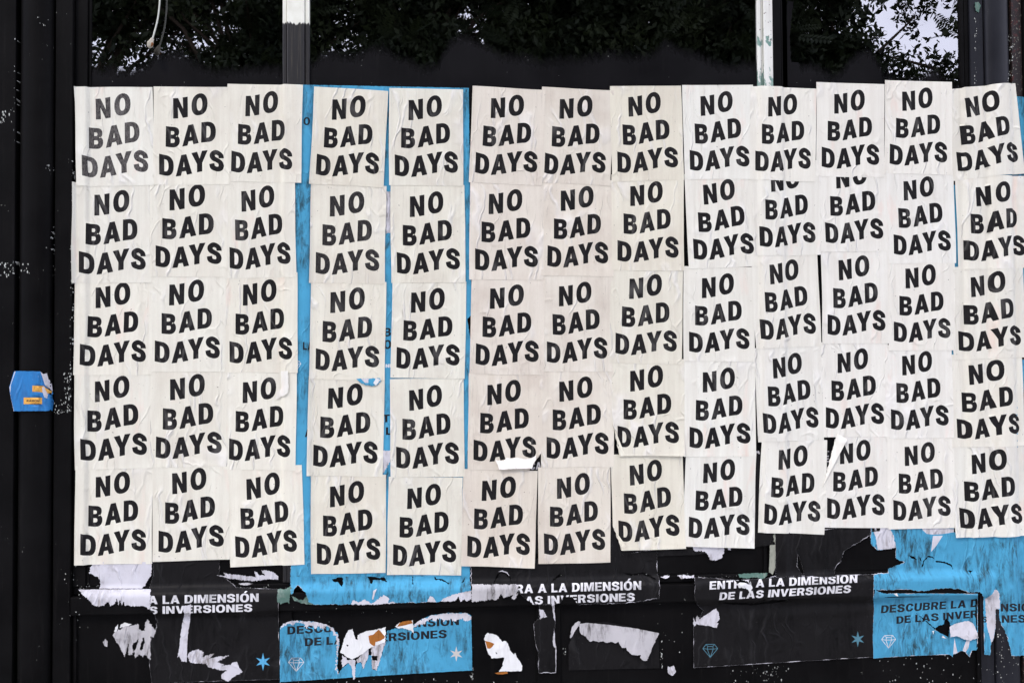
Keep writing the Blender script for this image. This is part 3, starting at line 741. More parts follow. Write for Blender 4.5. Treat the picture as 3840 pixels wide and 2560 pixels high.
# ------------------------------------------------------------------ older torn posters under and below
def zB(ox, oy, pts, k=2.6133): return [(ox+x/k, oy+y/k) for x, y in pts]
def sheet(name, poly, mat, layer, amp=2.0, seed=1, grid=12.0, holes=(), prints=(), label=None, cat=None, parent=None, group=None, straight=90, lift=None, holeamp=3.0, rim=0):
    """prints: list of (part name, material, glyph list)"""
    scrap = cat == 'paper scrap'
    J = jag(poly, amp*(1.25 if scrap else 1), 2.0 if scrap else 3.0, seed, straight)
    if scrap and lift is None: lift = lambda a, b: np.array([.0045*max(0, noise.noise(Vector((p*.035, q*.02, seed*1.7)))+.1) for p, q in zip(a, b)])
    if rim:
        nj = len(J); I = []; rr_ = random.Random(seed+500); ph = rr_.uniform(0, 50)
        sg_ = 1 if sum(J[i][0]*J[(i+1) % nj][1]-J[(i+1) % nj][0]*J[i][1] for i in range(nj)) > 0 else -1
        for i in range(nj):
            a, c_ = np.array(J[i-2]), np.array(J[(i+2) % nj]); d_ = c_-a; L_ = max(1e-6, np.hypot(*d_)); nn_ = np.array((-d_[1], d_[0]))/L_*sg_
            wd = max(.12, rim*(noise.noise(Vector((J[i][0]*.03+ph, J[i][1]*.03, 0)))*1.8-.05+rr_.uniform(-.2, .3)))
            I.append(tuple(np.array(J[i])+nn_*wd))
        prints = [('torn_edge', SCRAP, None)]+list(prints)
    H = [jag(h, holeamp, 3.0, seed+7+i, 1e9) for i, h in enumerate(holes)]
    b = np.array(J); bounds = (b[:, 0].min(), b[:, 0].max(), b[:, 1].min(), b[:, 1].max())
    cts = [c for _, _, gs in prints if gs for g in gs for c in g]+([I] if rim else [])
    V, F = cdt([J]+H+cts, (grid, bounds))
    ok = np.abs(np.cross(V[F][:, 1]-V[F][:, 0], V[F][:, 2]-V[F][:, 0])) > 1e-3
    F = F[ok]; c = V[F].mean(1); ins = in_poly(c, J)
    for h in H: ins &= ~in_poly(c, h)
    P3 = drape(V[:, 0], V[:, 1], layer)
    if name == 'sticker':      # bridges the groove beside the half column
        sel = V[:, 0] < 146; xx, zz = unp(V[sel, 0], V[sel, 1], -.0594); P3[sel] = np.stack([xx, np.full(len(xx), -.0594), zz], 1)
    if lift is not None: P3[:, 1] -= lift(V[:, 0], V[:, 1])
    done = np.zeros(len(F), bool); masks = []
    for nm, mt, gs in prints:
        mk = (glyph_mask(c, gs) if gs else ~in_poly(c, I)) & ins & ~done; done |= mk; masks.append((nm, mt, mk))
    main = ins & ~done
    u, F2 = sub_mesh(V, F, main); loc = P3[u].mean(0)
    o = mobj(name, P3[u], F2[:, ::-1], mat, None, tuple(loc), True)
    if parent is not None: o.parent = parent; o.location = Vector(loc)-parent.location
    else: tag(o, label, cat, group or ('scraps of torn paper' if cat == 'paper scrap' else None))
    for nm, mt, mk in masks:
        if not mk.any(): continue
        u, F2 = sub_mesh(V, F, mk)
        q = mobj(nm, P3[u], F2[:, ::-1], mt, None, tuple(loc), True); q.parent = o; q.location = (0, 0, 0)
    return o
def fix_winding(): pass
TG = 'torn older posters under the white ones'
# hidden blue sheet between the window posts: fragments show in the gaps
sheet('torn_poster', [(1108, 318), (1758, 331), (1762, 700), (1769, 1180), (1752, 1196), (1768, 1300), (1762, 2160), (1108, 2160)], BLUE, 3, .8, 3, 14,
      prints=[('black_lettering', KTEXT, text_polys('O', (1138, 470), (1163, 469), 28)),('black_lettering', KTEXT, text_polys('LA', (1136, 1312), (1175, 1311), 30)),('black_lettering', KTEXT, text_polys('BI', (1440, 1262), (1478, 1260), 32)), ('black_lettering', KTEXT, text_polys('OI', (1440, 1308), (1478, 1306), 32)),('black_lettering', KTEXT, text_polys('T', (1435, 1583), (1462, 1582), 29)+text_polys('L', (1447, 1630), (1470, 1629), 29)), ('black_lettering', KTEXT, text_polys('A', (1143, 1638), (1168, 1637), 30)),
              ('white_print', WTEXT, text_polys('ND', (1446, 1378), (1474, 1377), 13)), ('white_gem', WTEXT, gem_polys(1112, 1370, 34, 34, 1.6))],
      label='blue older poster showing in the gaps beside the first window post', cat='torn poster', group=TG)
sheet('torn_paper', [(1441, 720), (1468, 720), (1466, 800), (1470, 872), (1447, 875)], SCRAP, 4, 2.0, 31, 8, label='pale torn patch in the gap between fourth and fifth poster columns', cat='paper scrap')
sheet('torn_paper', zB(950, 1300, [(1085, 870), (1165, 870), (1150, 960), (1095, 1060), (1085, 1050)], T), SCRAP, 4, 2.0, 32, 8, label='pale torn patch above the fifth poster of the bottom row', cat='paper scrap')
sheet('torn_poster', [(3556, 690), (3610, 700), (3735, 690), (3735, 352), (3815, 362), (3855, 366), (3855, 1330), (3800, 1345), (3556, 1345)], BLUE, 1, .8, 4, 9,
      prints=[('white_print', WTEXT, text_polys('SC', (3818, 450), (3820, 400), 9))],
      label='blue older poster showing at the right edge beside the last poster column', cat='torn poster', group=TG)
sheet('torn_poster', [(3812, 1345), (3855, 1350), (3855, 1990), (3790, 1990)], BLUE, 3, 2, 5, 12,
      label='narrow dirty blue poster remnant right of the two lowest posters', cat='torn poster', group=TG)
# black poster, left
K1p = [(573, 2075), (825, 2075), (822, 2150), (850, 2170), (888, 2201), (1044, 2207), (1046, 2375), (1052, 2545), (655, 2557), (640, 2600), (575, 2600), (560, 2490), (562, 2400), (580, 2370), (590, 2330), (578, 2300), (560, 2284), (563, 2235), (560, 2205), (575, 2160)]
sheet('torn_poster', K1p, BLACKP, 1, 2.5, 11, 11,
      prints=[('white_lettering', WTEXT, text_polys('A LA DIMENSIÓN', (556, 2264), (970, 2254), 31)+text_polys('S INVERSIONES', (560, 2301), (946, 2291), 28)),
              ('blue_star', BSTAR, [star_poly(986.5, 2479, 30)])],
      rim=2.2, label='black torn poster ending LA DIMENSIÓN with a blue star, bottom left', cat='torn poster', group=TG)
Z1 = (200, 1960)
sheet('torn_paper', zB(*Z1, [(385, 380), (968, 380), (965, 480), (920, 580), (870, 640), (450, 640), (465, 575), (440, 530), (400, 515), (350, 490), (362, 440)]), SCRAP, 3, 2.2, 12, 10, label='large pale torn patch under the bottom left corner poster', cat='paper scrap')
sheet('torn_paper', zB(*Z1, [(250, 650), (950, 645), (957, 735), (945, 840), (900, 818), (870, 810), (810, 812), (700, 808), (690, 770), (670, 805), (650, 750), (640, 808), (625, 740), (600, 790), (560, 812), (545, 770), (520, 780), (500, 810), (440, 815), (380, 800), (360, 760), (340, 745), (290, 700)]), SCRAP, 2, 2.5, 13, 10, label='wide pale torn strip on the rail left of LA DIMENSIÓN', cat='paper scrap')
sheet('torn_paper', zB(*Z1, [(585, 1100), (600, 1070), (700, 1015), (760, 1003), (835, 990), (850, 1040), (900, 1060), (900, 970), (925, 940), (960, 990), (1005, 1060), (985, 1120), (955, 1100), (950, 1200), (955, 1335), (925, 1320), (900, 1270), (880, 1310), (850, 1285), (800, 1320), (790, 1250), (770, 1290), (740, 1290), (735, 1180), (700, 1310), (650, 1200), (610, 1150)]), SCRAPD, 2, 2.5, 14, 9,
      holes=[zB(*Z1, [(850, 1230), (880, 1120), (895, 1120), (890, 1200), (870, 1250)]), zB(*Z1, [(770, 1200), (830, 1130), (840, 1160), (790, 1260)])],
      label='grimy shredded white patch on the lower left panel', cat='paper scrap')
sheet('torn_paper', zB(*Z1, [(595, 1062), (608, 1020), (635, 990), (636, 1020), (620, 1065)]), WHITEF, 3, 1.0, 15, 8, label='small white fleck left of the grimy shredded patch', cat='paper scrap')
sheet('torn_paper', zB(*Z1, [(652, 1025), (668, 988), (700, 972), (770, 990), (740, 1005), (700, 1012)]), WHITEF, 3, 1.0, 16, 8, label='small white fleck on top of the grimy shredded patch', cat='paper scrap')
sheet('torn_paper', zB(*Z1, [(488, 1160), (515, 1130), (535, 1160), (530, 1210), (500, 1200)]), SCRAPD, 2, 1.0, 17, 8, label='tiny beige chip left of the grimy shredded patch', cat='paper scrap')
sheet('torn_paper', zB(*Z1, [(1270, 815), (1350, 795), (1345, 900), (1335, 1010), (1320, 1100), (1310, 1355), (1260, 1350), (1238, 1290), (1222, 1318), (1240, 1180), (1250, 1080), (1265, 990), (1285, 900)]), SCRAP, 3, 1.5, 18, 9, lift=lambda a, b: .004*np.clip((b-2290)/150, 0, 1), label='long narrow torn strip hanging below INVERSIONES at left', cat='paper scrap')
sheet('torn_paper', zB(*Z1, [(1308, 1300), (1370, 1243), (1430, 1235), (1475, 1270), (1450, 1312), (1580, 1272), (1530, 1325), (1720, 1293), (1640, 1340), (1600, 1355), (1680, 1385), (1650, 1400), (1720, 1385), (1800, 1350), (1830, 1420), (1860, 1455), (1790, 1490), (1720, 1552), (1650, 1520), (1650, 1480), (1700, 1440), (1620, 1430), (1520, 1410), (1500, 1370), (1400, 1372), (1350, 1365)]), SCRAP, 3, 2.5, 19, 9, label='jagged white torn paper left of the blue star', cat='paper scrap')
sheet('torn_paper', zB(*Z1, [(1605, 505), (1700, 522), (1665, 480), (1750, 505), (1800, 510), (1820, 505), (1900, 518), (1990, 525), (1975, 468), (2030, 510), (2075, 505), (2040, 460), (2100, 462), (2160, 480), (2207, 520), (2205, 552), (2100, 545), (2000, 565), (1900, 560), (1740, 545), (1650, 520)]), SCRAP, 3, 2.0, 20, 9, label='feathery white tear under the third poster of the bottom row', cat='paper scrap')
sheet('torn_paper', zB(*Z1, [(1815, 590), (1900, 582), (1960, 592), (1900, 608), (1840, 604)]), SCRAPD, 3, 1.0, 21, 8, label='thin white chip on the sill below the feathery tear', cat='paper scrap')
sheet('green_paint_patch', zB(*Z1, [(2200, 645), (2290, 640), (2330, 600), (2352, 660), (2320, 700), (2310, 790), (2295, 770), (2230, 795), (2195, 770)]), GREEN, 2, 2.2, 22, 8, label='bare green paint patch left of the blue torn strip', cat='paint patch')
# blue strip along the sill
Z2 = (1000, 1960)
B1p = zB(*Z2, [(240, 380), (430, 385), (440, 470), (1180, 470), (1915, 480), (1915, 400), (1982, 410), (1997, 600), (2005, 660), (1900, 690), (1830, 710), (1740, 740), (1690, 772), (1600, 768), (1500, 780), (1300, 778), (1070, 790), (820, 795), (600, 797), (460, 797), (410, 770), (385, 690), (345, 640), (305, 608), (270, 645), (255, 690), (240, 700), (232, 540)])
sheet('torn_poster', B1p, BLUE, 2, 2.2, 41, 10,
      holes=[zB(*Z2, [(638, 552), (700, 530), (748, 538), (750, 590), (738, 622), (705, 580), (660, 575)]), zB(*Z2, [(975, 520), (1040, 525), (1100, 535), (1160, 535), (1182, 578), (1120, 556), (1040, 560), (1035, 600), (1015, 590), (1005, 545)]),
             zB(*Z2, [(1635, 500), (1660, 545), (1720, 545), (1790, 590), (1780, 600), (1715, 560), (1650, 553)]), zB(*Z2, [(1422, 510), (1432, 505), (1440, 600), (1428, 600)]), zB(*Z2, [(1905, 585), (1930, 545), (1942, 535), (1925, 580)])],
      rim=2.2, label='blue torn poster strip along the sill with cracks and holes', cat='torn poster', group=TG, holeamp=2.0)
sheet('torn_paper', zB(*Z2, [(1700, 768), (1740, 735), (1830, 700), (1900, 680), (2003, 662), (2003, 742), (1960, 765), (1940, 740), (1900, 772), (1880, 720), (1850, 760), (1790, 765)]), SCRAP, 3, 2.0, 42, 8, label='ragged white tear at the lower right end of the blue strip', cat='paper scrap')
sheet('torn_paper', zB(*Z2, [(830, 793), (850, 750), (900, 775), (960, 745), (1010, 780), (1060, 770), (1100, 735), (1150, 705), (1200, 740), (1190, 775), (1250, 765), (1262, 783), (1070, 795), (960, 797)]), SCRAP, 3, 2.5, 43, 8, label='small ragged white tear at the middle of the blue strip', cat='paper scrap')
sheet('torn_paper', zB(*Z2, [(1575, 768), (1600, 715), (1625, 718), (1665, 772)]), SCRAP, 3, 1.2, 44, 8, label='small white triangular tear at the blue strip edge', cat='paper scrap')
sheet('torn_paper', zB(*Z2, [(1035, 750), (1045, 660), (1080, 640), (1060, 690), (1045, 745)]), SCRAP, 3, .8, 45, 8, label='white lightning shaped sliver on the blue strip', cat='paper scrap')
sheet('green_paint_patch', zB(*Z2, [(240, 705), (300, 740), (360, 755), (395, 712), (415, 765), (450, 798), (400, 795), (330, 778), (270, 760)]), GREEN, 1, 2.0, 46, 8, label='green bare paint below the hole in the blue strip', cat='paint patch')
# blue poster on the lower panel
B2o = zB(*Z2, [(130, 1032), (160, 985), (250, 952), (350, 955), (480, 965), (590, 992), (655, 1030), (700, 1085), (715, 1160), (700, 1290), (690, 1400), (700, 1480), (740, 1420), (800, 1372), (835, 1400), (850, 1530), (875, 1400), (885, 1370), (925, 1360), (942, 1432), (985, 1330), (1005, 1290), (1030, 1300), (1035, 1430), (1075, 1442), (1110, 1330), (1140, 1240), (1165, 1170), (1178, 1060), (1260, 1030), (1430, 1002), (1500, 950), (1600, 905), (1700, 890), (1800, 880), (1960, 880), (2005, 910), (2015, 1440), (1000, 1500), (130, 1557)])
B2w = zB(*Z2, [(130, 1032), (160, 985), (250, 950), (350, 953), (480, 963), (590, 990), (655, 1030), (700, 1085), (715, 1160), (700, 1290), (690, 1400), (700, 1480), (670, 1390), (688, 1290), (685, 1150), (650, 1060), (600, 1010), (560, 1040), (500, 1005), (480, 1035), (440, 1000), (400, 1035), (370, 990), (300, 975), (220, 985), (170, 1000), (140, 1040)])
B2w2 = zB(*Z2, [(1430, 1002), (1500, 950), (1600, 905), (1700, 888), (1800, 878), (1960, 878), (2005, 910), (2007, 945), (1950, 960), (1900, 935), (1850, 960), (1800, 935), (1740, 965), (1700, 935), (1650, 960), (1620, 930), (1560, 965), (1520, 990), (1470, 995), (1440, 1015)])
sheet('torn_poster', B2o, BLUE, 1, 2.2, 51, 11,
      prints=[('torn_edge', SCRAP, [[jag(B2w, 6, 3, 77, 1e9)]]), ('torn_edge', SCRAP, [[jag(B2w2, 6, 3, 78, 1e9)]]),
              ('black_lettering', KTEXT, text_polys('DESCUBRE LA DIMENSIÓN', zB(*Z2, [(203, 1090)])[0], zB(*Z2, [(1885, 997)])[0], 30)+text_polys('DE LAS INVERSIONES', zB(*Z2, [(375, 1205)])[0], zB(*Z2, [(1765, 1122)])[0], 30)),
              ('white_gem', WTEXT, gem_polys(1000+290/2.613, 1960+1385/2.613, 58, 50, 2.2)), ('pale_star', GSTAR, [star_poly(1000+1858/2.613, 1960+1280/2.613, 26)])],
      label='blue torn poster reading DESCUBRE with pale star and gem, on lower panel', cat='torn poster', group=TG)
sheet('torn_paper', zB(*Z2, [(740, 1285), (800, 1340), (850, 1335), (872, 1350), (862, 1532), (848, 1530), (832, 1400), (800, 1368), (742, 1412), (735, 1340)]), SCRAP, 2, 2.0, 52, 8, label='longest white drip shaped tear on the lower blue poster', cat='paper scrap')
sheet('torn_paper', zB(*Z2, [(880, 1335), (960, 1262), (1000, 1232), (992, 1320), (945, 1428), (925, 1352), (890, 1372)]), SCRAP, 2, 1.5, 53, 8, label='short white tear right of the longest drip shaped tear', cat='paper scrap')
sheet('torn_paper', zB(*Z2, [(1022, 1200), (1165, 1165), (1112, 1330), (1077, 1442), (1035, 1428), (1028, 1300)]), SCRAP, 2, 2.2, 54, 8, holes=[zB(*Z2, [(1035, 1295), (1085, 1300), (1085, 1347), (1035, 1340)])], label='white tear with a small black square hole below the brown patch', cat='paper scrap')
o = sheet('paper_flake', zB(*Z2, [(722, 1262), (745, 1190), (760, 1130), (800, 1048), (842, 1033), (855, 1085), (868, 1125), (888, 1142), (893, 1095), (940, 1070), (1000, 1052), (1090, 1035), (1168, 1018), (1162, 1170), (1080, 1190), (1000, 1230), (930, 1282), (840, 1332), (780, 1302)]), WHITEF, 4, 1.6, 55, 9,
      prints=[('brown_patch', BROWN, [[jag(zB(*Z2, [(998, 1102), (1045, 1090), (1100, 1040), (1160, 1108), (1150, 1130), (1110, 1152), (1068, 1160), (1062, 1202), (1045, 1200), (1010, 1172)]), .8, 3, 8)]]), ('black_speck', KTEXT, [[zB(*Z2, [(780, 1188), (800, 1188), (803, 1200), (790, 1206)])]])],
      lift=lambda a, b: .003*np.clip((b-2370)/80, 0, 1), label='bright white paper flake with a brown patch on the lower blue poster', cat='paper scrap')
sheet('paper_flake', zB(*Z2, [(1255, 1012), (1285, 985), (1320, 968), (1430, 948), (1442, 1080), (1415, 1050), (1330, 1022), (1290, 1030)]), WHITEF, 4, 1.5, 56, 9,
      prints=[('brown_patch', BROWN, [[zB(*Z2, [(1278, 1015), (1300, 978), (1345, 955), (1415, 946), (1433, 978), (1360, 998)])]])], label='small flake with brown top beside NSION on the blue poster', cat='paper scrap')
# black poster, middle
Z3 = (1700, 1960)
K2p = zB(*Z3, [(165, 380), (1560, 330), (1995, 250), (2000, 500), (2020, 560), (2020, 735), (1940, 748), (1800, 770), (1600, 790), (1400, 790), (1230, 802), (1200, 770), (1160, 722), (1080, 715), (1060, 770), (1000, 790), (960, 795), (840, 795), (775, 795), (740, 760), (690, 720), (640, 690), (615, 600), (180, 600)])
sheet('torn_poster', K2p, BLACKP, 1, 2.5, 61, 11,
      holes=[zB(*Z3, [(960, 575), (985, 540), (1050, 490), (1085, 525), (1060, 515), (1000, 555)]), zB(*Z3, [(395, 585), (420, 520), (465, 470), (520, 480), (560, 530), (570, 590), (555, 545), (510, 500), (460, 490), (425, 545)]), zB(*Z3, [(1650, 480), (1750, 500), (1850, 480), (1930, 510), (2000, 555), (1920, 530), (1840, 500), (1740, 520)])],
      prints=[('white_lettering', WTEXT, text_polys('TRA A LA DIMENSIÓN', zB(*Z3, [(530, 690)])[0], zB(*Z3, [(1842, 652)])[0], 32.5)+text_polys('AS INVERSIONES', zB(*Z3, [(700, 798)])[0], zB(*Z3, [(1778, 762)])[0], 30))],
      rim=2.2, label='black torn poster reading RA A LA DIMENSIÓN at centre of the rail', cat='torn poster', group=TG, holeamp=2)
sheet('torn_paper', zB(*Z3, [(180, 600), (400, 600), (560, 598), (612, 600), (640, 640), (610, 690), (640, 690), (600, 745), (570, 742), (590, 700), (545, 715), (490, 732), (470, 690), (455, 700), (440, 740), (400, 755), (380, 740), (300, 760), (180, 767)]), SCRAPD, 2, 2.2, 62, 9, label='wide dirty white tear left of RA A LA DIMENSIÓN', cat='paper scrap')
sheet('torn_paper', zB(*Z3, [(440, 475), (480, 460), (530, 480), (550, 520), (520, 488), (480, 472)]), SCRAP, 2, .8, 63, 8, label='thin white curved edge above the wide dirty tear', cat='paper scrap')
sheet('torn_poster', zB(*Z3, [(840, 800), (960, 800), (990, 900), (1000, 960), (985, 1080), (1000, 1220), (1005, 1465), (835, 1465), (832, 1250), (805, 1180), (795, 1100), (783, 1000), (800, 955), (840, 940)]), BLACKP, 2, 2.0, 64, 10, rim=2.2, label='narrow dark grey poster remnant on the middle panel stile', cat='torn poster', group=TG)
sheet('torn_paper', zB(*Z3, [(842, 842), (880, 848), (900, 885), (918, 915), (870, 925), (846, 942)]), SCRAP, 3, 1.8, 65, 8, label='small white torn corner on the narrow dark remnant', cat='paper scrap')
sheet('torn_paper', zB(*Z3, [(955, 735), (992, 740), (990, 850), (1000, 960), (985, 930), (970, 830), (962, 790)]), SCRAP, 3, 1.0, 66, 8, label='thin white sliver hanging below the letter N at centre', cat='paper scrap')
sheet('torn_paper', zB(*Z3, [(988, 1065), (975, 1110), (975, 1180), (985, 1212), (1000, 1222), (1003, 1440), (1008, 1440), (1008, 1220), (995, 1150), (996, 1080)]), SCRAP, 3, .8, 67, 8, label='thin white torn edge down the side of the middle stile', cat='paper scrap')
sheet('torn_poster', zB(*Z3, [(1128, 1190), (1180, 1090), (1235, 985), (1500, 965), (2010, 1070), (2020, 1420), (1130, 1442)]), BLACKP, 1, 1.5, 68, 11, label='dark grey poster square behind the large folded white flap', cat='torn poster', group=TG)
sheet('paper_flap', zB(*Z3, [(1232, 985), (1300, 975), (1500, 992), (1800, 1030), (2012, 1074), (1950, 1200), (1890, 1337), (1850, 1332), (1822, 1310), (1830, 1280), (1790, 1285), (1740, 1277), (1700, 1242), (1690, 1212), (1650, 1215), (1630, 1190), (1612, 1155), (1590, 1170), (1550, 1157), (1500, 1165), (1460, 1150), (1420, 1160), (1380, 1148), (1340, 1155), (1300, 1112), (1250, 1082), (1236, 1040)]), SCRAPD, 5, 1.8, 69, 9, straight=70, lift=lambda a, b: .012*np.clip((b-2330)/130, 0, 1),
      label='large folded down white paper flap with a serrated edge', cat='paper flap')
sheet('torn_paper', zB(*Z3, [(1225, 958), (1245, 965), (1235, 992), (1190, 1060), (1152, 1125), (1140, 1118), (1160, 1020), (1190, 980)]), SCRAPD, 4, 1.0, 70, 8, label='small curled white piece left of the large folded flap', cat='paper scrap')
sheet('paper_flake', zB(*Z3, [(303, 1125), (325, 1080), (345, 1072), (430, 1100), (480, 1160), (500, 1150), (530, 1170), (555, 1245), (590, 1285), (605, 1268), (622, 1312), (650, 1350), (678, 1395), (668, 1447), (560, 1450), (450, 1452), (480, 1400), (495, 1340), (500, 1312), (430, 1320), (380, 1322), (342, 1282), (320, 1200)]), WHITEF, 3, 1.5, 71, 9,
      prints=[('brown_patch', BROWN, [[zB(*Z3, [(311, 1150), (370, 1165), (402, 1180), (385, 1205), (360, 1228), (333, 1226)])]]), ('black_speck', KTEXT, [[zB(*Z3, [(412, 1265), (420, 1262), (432, 1278), (424, 1282)])]])],
      label='white paper flake with brown notch right of the lower blue poster', cat='paper scrap')
sheet('bare_board_chip', zB(*Z3, [(405, 1468), (440, 1458), (530, 1454), (533, 1470), (490, 1478), (430, 1478)]), BROWN, 3, 1.0, 72, 8, label='orange brown chip under the white flake with brown notch', cat='wood chip')
sheet('torn_paper', zB(*Z3, [(2100, 1400), (2125, 1412), (2160, 1388), (2172, 1430), (2177, 1460), (2142, 1492), (2107, 1472), (2096, 1430)]), SCRAP, 2, 1.5, 73, 8, label='small isolated oval white scrap on the lower centre panel', cat='paper scrap')
# black poster, right
Z4 = (2400, 1960)
K3p = zB(*Z4, [(535, 530), (700, 535), (950, 560), (1250, 540), (1330, 520), (2290, 500), (2286, 1310), (525, 1417), (523, 1010), (560, 960), (620, 860), (560, 800), (535, 740)])
sheet('torn_poster', K3p, BLACKP, 1, 2.2, 81, 11,
      prints=[('white_lettering', WTEXT, text_polys('ENTRA A LA DIMENSIÓN', zB(*Z4, [(680, 650)])[0], zB(*Z4, [(2128, 583)])[0], 30.5, .04)+text_polys('DE LAS INVERSIONES', zB(*Z4, [(775, 753)])[0], zB(*Z4, [(2062, 680)])[0], 28, .12)),
              ('teal_gem', TSTAR, gem_polys(2400+688/2.613, 1960+1250/2.613, 56, 49, 2.2)), ('teal_star', TSTAR, [star_poly(2400+2133/2.613, 1960+1135/2.613, 27)])],
      holes=[zB(*Z4, [(925, 560), (1050, 560), (1070, 600), (1060, 625), (960, 590)]), zB(*Z4, [(780, 780), (1000, 775), (1100, 790), (1250, 765), (1290, 750), (1440, 755), (1400, 765), (1260, 790), (1100, 805), (900, 795)])],
      lift=lambda a, b: .004*np.exp(-((b-(2306-.06*(a-2900)))/16)**2)*np.clip((a-2700)/200, 0, 1),
      rim=2.2, label='black poster reading ENTRA A LA DIMENSION with teal star and gem', cat='torn poster', group=TG, holeamp=2)
sheet('torn_poster', zB(*Z4, [(1325, 70), (1820, 60), (2262, 10), (2250, 120), (2140, 190), (2000, 268), (1960, 380), (1905, 450), (1915, 525), (1612, 525), (1580, 400), (1545, 300), (1535, 420), (1592, 512), (1332, 532)]), BLACKP, 2, 2.2, 82, 11, lift=lambda a, b: .003*np.sin((a-2900)/25)**2,
      rim=2.2, label='crumpled dark poster remnant under tenth and eleventh bottom posters', cat='torn poster', group=TG)
sheet('torn_paper', zB(*Z4, [(955, 592), (1000, 580), (1080, 600), (1078, 570), (1100, 640), (1085, 660), (1090, 690), (1040, 642), (970, 632)]), WHITEF, 3, 1.8, 83, 8, label='small white crumple over the word ENTRA', cat='paper scrap')
sheet('torn_paper', zB(*Z4, [(520, 925), (545, 965), (560, 900), (580, 940), (740, 828), (765, 872), (778, 932), (742, 970), (765, 975), (748, 1022), (690, 1008), (620, 1000), (555, 985), (545, 1000), (528, 1008)]), SCRAP, 3, 1.8, 84, 9, lift=lambda a, b: .006*np.clip((a-2620)/60, 0, 1), label='folded white corner left of the black ENTRA poster', cat='paper scrap')
sheet('torn_paper', zB(*Z4, [(515, 215), (825, 222), (818, 300), (790, 348), (740, 367), (690, 360), (665, 310), (640, 285), (600, 270), (545, 280), (520, 255)]), SCRAP, 2, 2.2, 85, 9, label='white tear below the ninth poster of the bottom row', cat='paper scrap')
sheet('torn_paper', zB(*Z4, [(850, 225), (925, 230), (885, 250), (888, 268), (865, 262)]), SCRAP, 2, 1.0, 86, 8, label='tiny white tear right of the larger one below the ninth poster', cat='paper scrap')
sheet('torn_paper', zB(*Z4, [(365, 512), (400, 508), (532, 512), (522, 535), (440, 536), (400, 545), (385, 525)]), SCRAP, 2, 1.8, 87, 8, label='long white chip on the sill left of ENTRA', cat='paper scrap')
sheet('torn_paper', zB(*Z4, [(203, 528), (235, 516), (292, 510), (280, 530), (255, 542), (225, 535)]), SCRAP, 2, 1.5, 88, 8, label='short white chip on the sill after INVERSIONES', cat='paper scrap')
sheet('green_paint_patch', zB(*Z4, [(960, 500), (1050, 492), (1150, 485), (1250, 490), (1240, 520), (1200, 545), (1120, 530), (1050, 540), (970, 530)]), GREEN, 2, 2.2, 89, 8, label='green bare paint on the sill above the word ENTRA', cat='paint patch')
sheet('bare_post_foot', zB(*Z4, [(1272, 70), (1325, 70), (1330, 300), (1325, 440), (1300, 505), (1262, 480), (1270, 300)]), POSTW, 1, 1.2, 90, 8, label='bare greenish foot of the second window post', cat='paint patch')
# blue posters, right
Z5 = (3100, 1960)
B3p = zB(*Z5, [(432, 0), (1250, 0), (1250, 90), (1960, 100), (1960, 1300), (1812, 1302), (1790, 1200), (1770, 1120), (1745, 1050), (1708, 1000), (1692, 920), (1690, 845), (1672, 840), (1655, 1000), (1640, 1120), (1612, 1180), (1600, 1296), (1545, 1290), (1537, 900), (1535, 720), (1500, 672), (1480, 675), (1400, 680), (1330, 655), (1290, 640), (1150, 640), (1060, 645), (1000, 662), (900, 668), (820, 650), (640, 655), (460, 652), (464, 500), (545, 490), (600, 488), (600, 450), (680, 415), (760, 385), (720, 370), (675, 340), (680, 240), (600, 255), (490, 262), (432, 200)])
sheet('torn_poster', B3p, BLUE, 1, 2.2, 91, 11,
      holes=[zB(*Z5, [(1065, 368), (1120, 372), (1180, 385), (1225, 410), (1238, 455), (1210, 415), (1140, 390), (1070, 384)]), zB(*Z5, [(930, 430), (945, 370), (990, 320), (1035, 325), (1062, 355), (1030, 338), (990, 332), (955, 375), (938, 432)]), zB(*Z5, [(805, 315), (850, 325), (885, 360), (830, 345)]), zB(*Z5, [(1360, 462), (1430, 462), (1418, 500), (1395, 475)]), zB(*Z5, [(905, 335), (915, 335), (930, 375), (918, 368)])],
      prints=[('black_lettering', KTEXT, text_polys('NSIO', zB(*Z5, [(1705, 865)])[0], zB(*Z5, [(1990, 862)])[0], 29)+text_polys('NES', zB(*Z5, [(1715, 975)])[0], zB(*Z5, [(1950, 972)])[0], 28)), ('black_lettering', KTEXT, text_polys('S', zB(*Z5, [(1530, 972)])[0], zB(*Z5, [(1568, 971)])[0], 22)),
              ('torn_edge', SCRAP, [[jag(zB(*Z5, [(432, 10), (610, 10), (655, 120), (680, 240), (600, 257), (500, 262), (480, 140), (450, 60)]), 2, 3, 3)]]), ('torn_edge', SCRAP, [[zB(*Z5, [(925, 20), (1250, 60), (1252, 88), (1130, 108), (1040, 112), (980, 105), (940, 70)])]]), ('torn_edge', SCRAP, [[zB(*Z5, [(1040, 125), (1138, 123), (1075, 220), (1022, 282)])]]), ('torn_edge', SCRAP, [
                                    [jag(zB(*Z5, [(1550, 740), (1620, 700), (1660, 630), (1692, 700), (1700, 835), (1672, 840), (1655, 1000), (1640, 1120), (1612, 1180), (1580, 1050), (1558, 900)]), 2, 3, 5)]])],
      rim=2.2, label='large blue torn poster with cracks at the lower right corner', cat='torn poster', group=TG, holeamp=1.6)
B4p = zB(*Z5, [(452, 730), (475, 655), (560, 690), (640, 688), (1480, 690), (1482, 1240), (1420, 1245), (1395, 1310), (1360, 1262), (1320, 1250), (1280, 1272), (1240, 1285), (1235, 1312), (1200, 1287), (900, 1295), (452, 1322)])
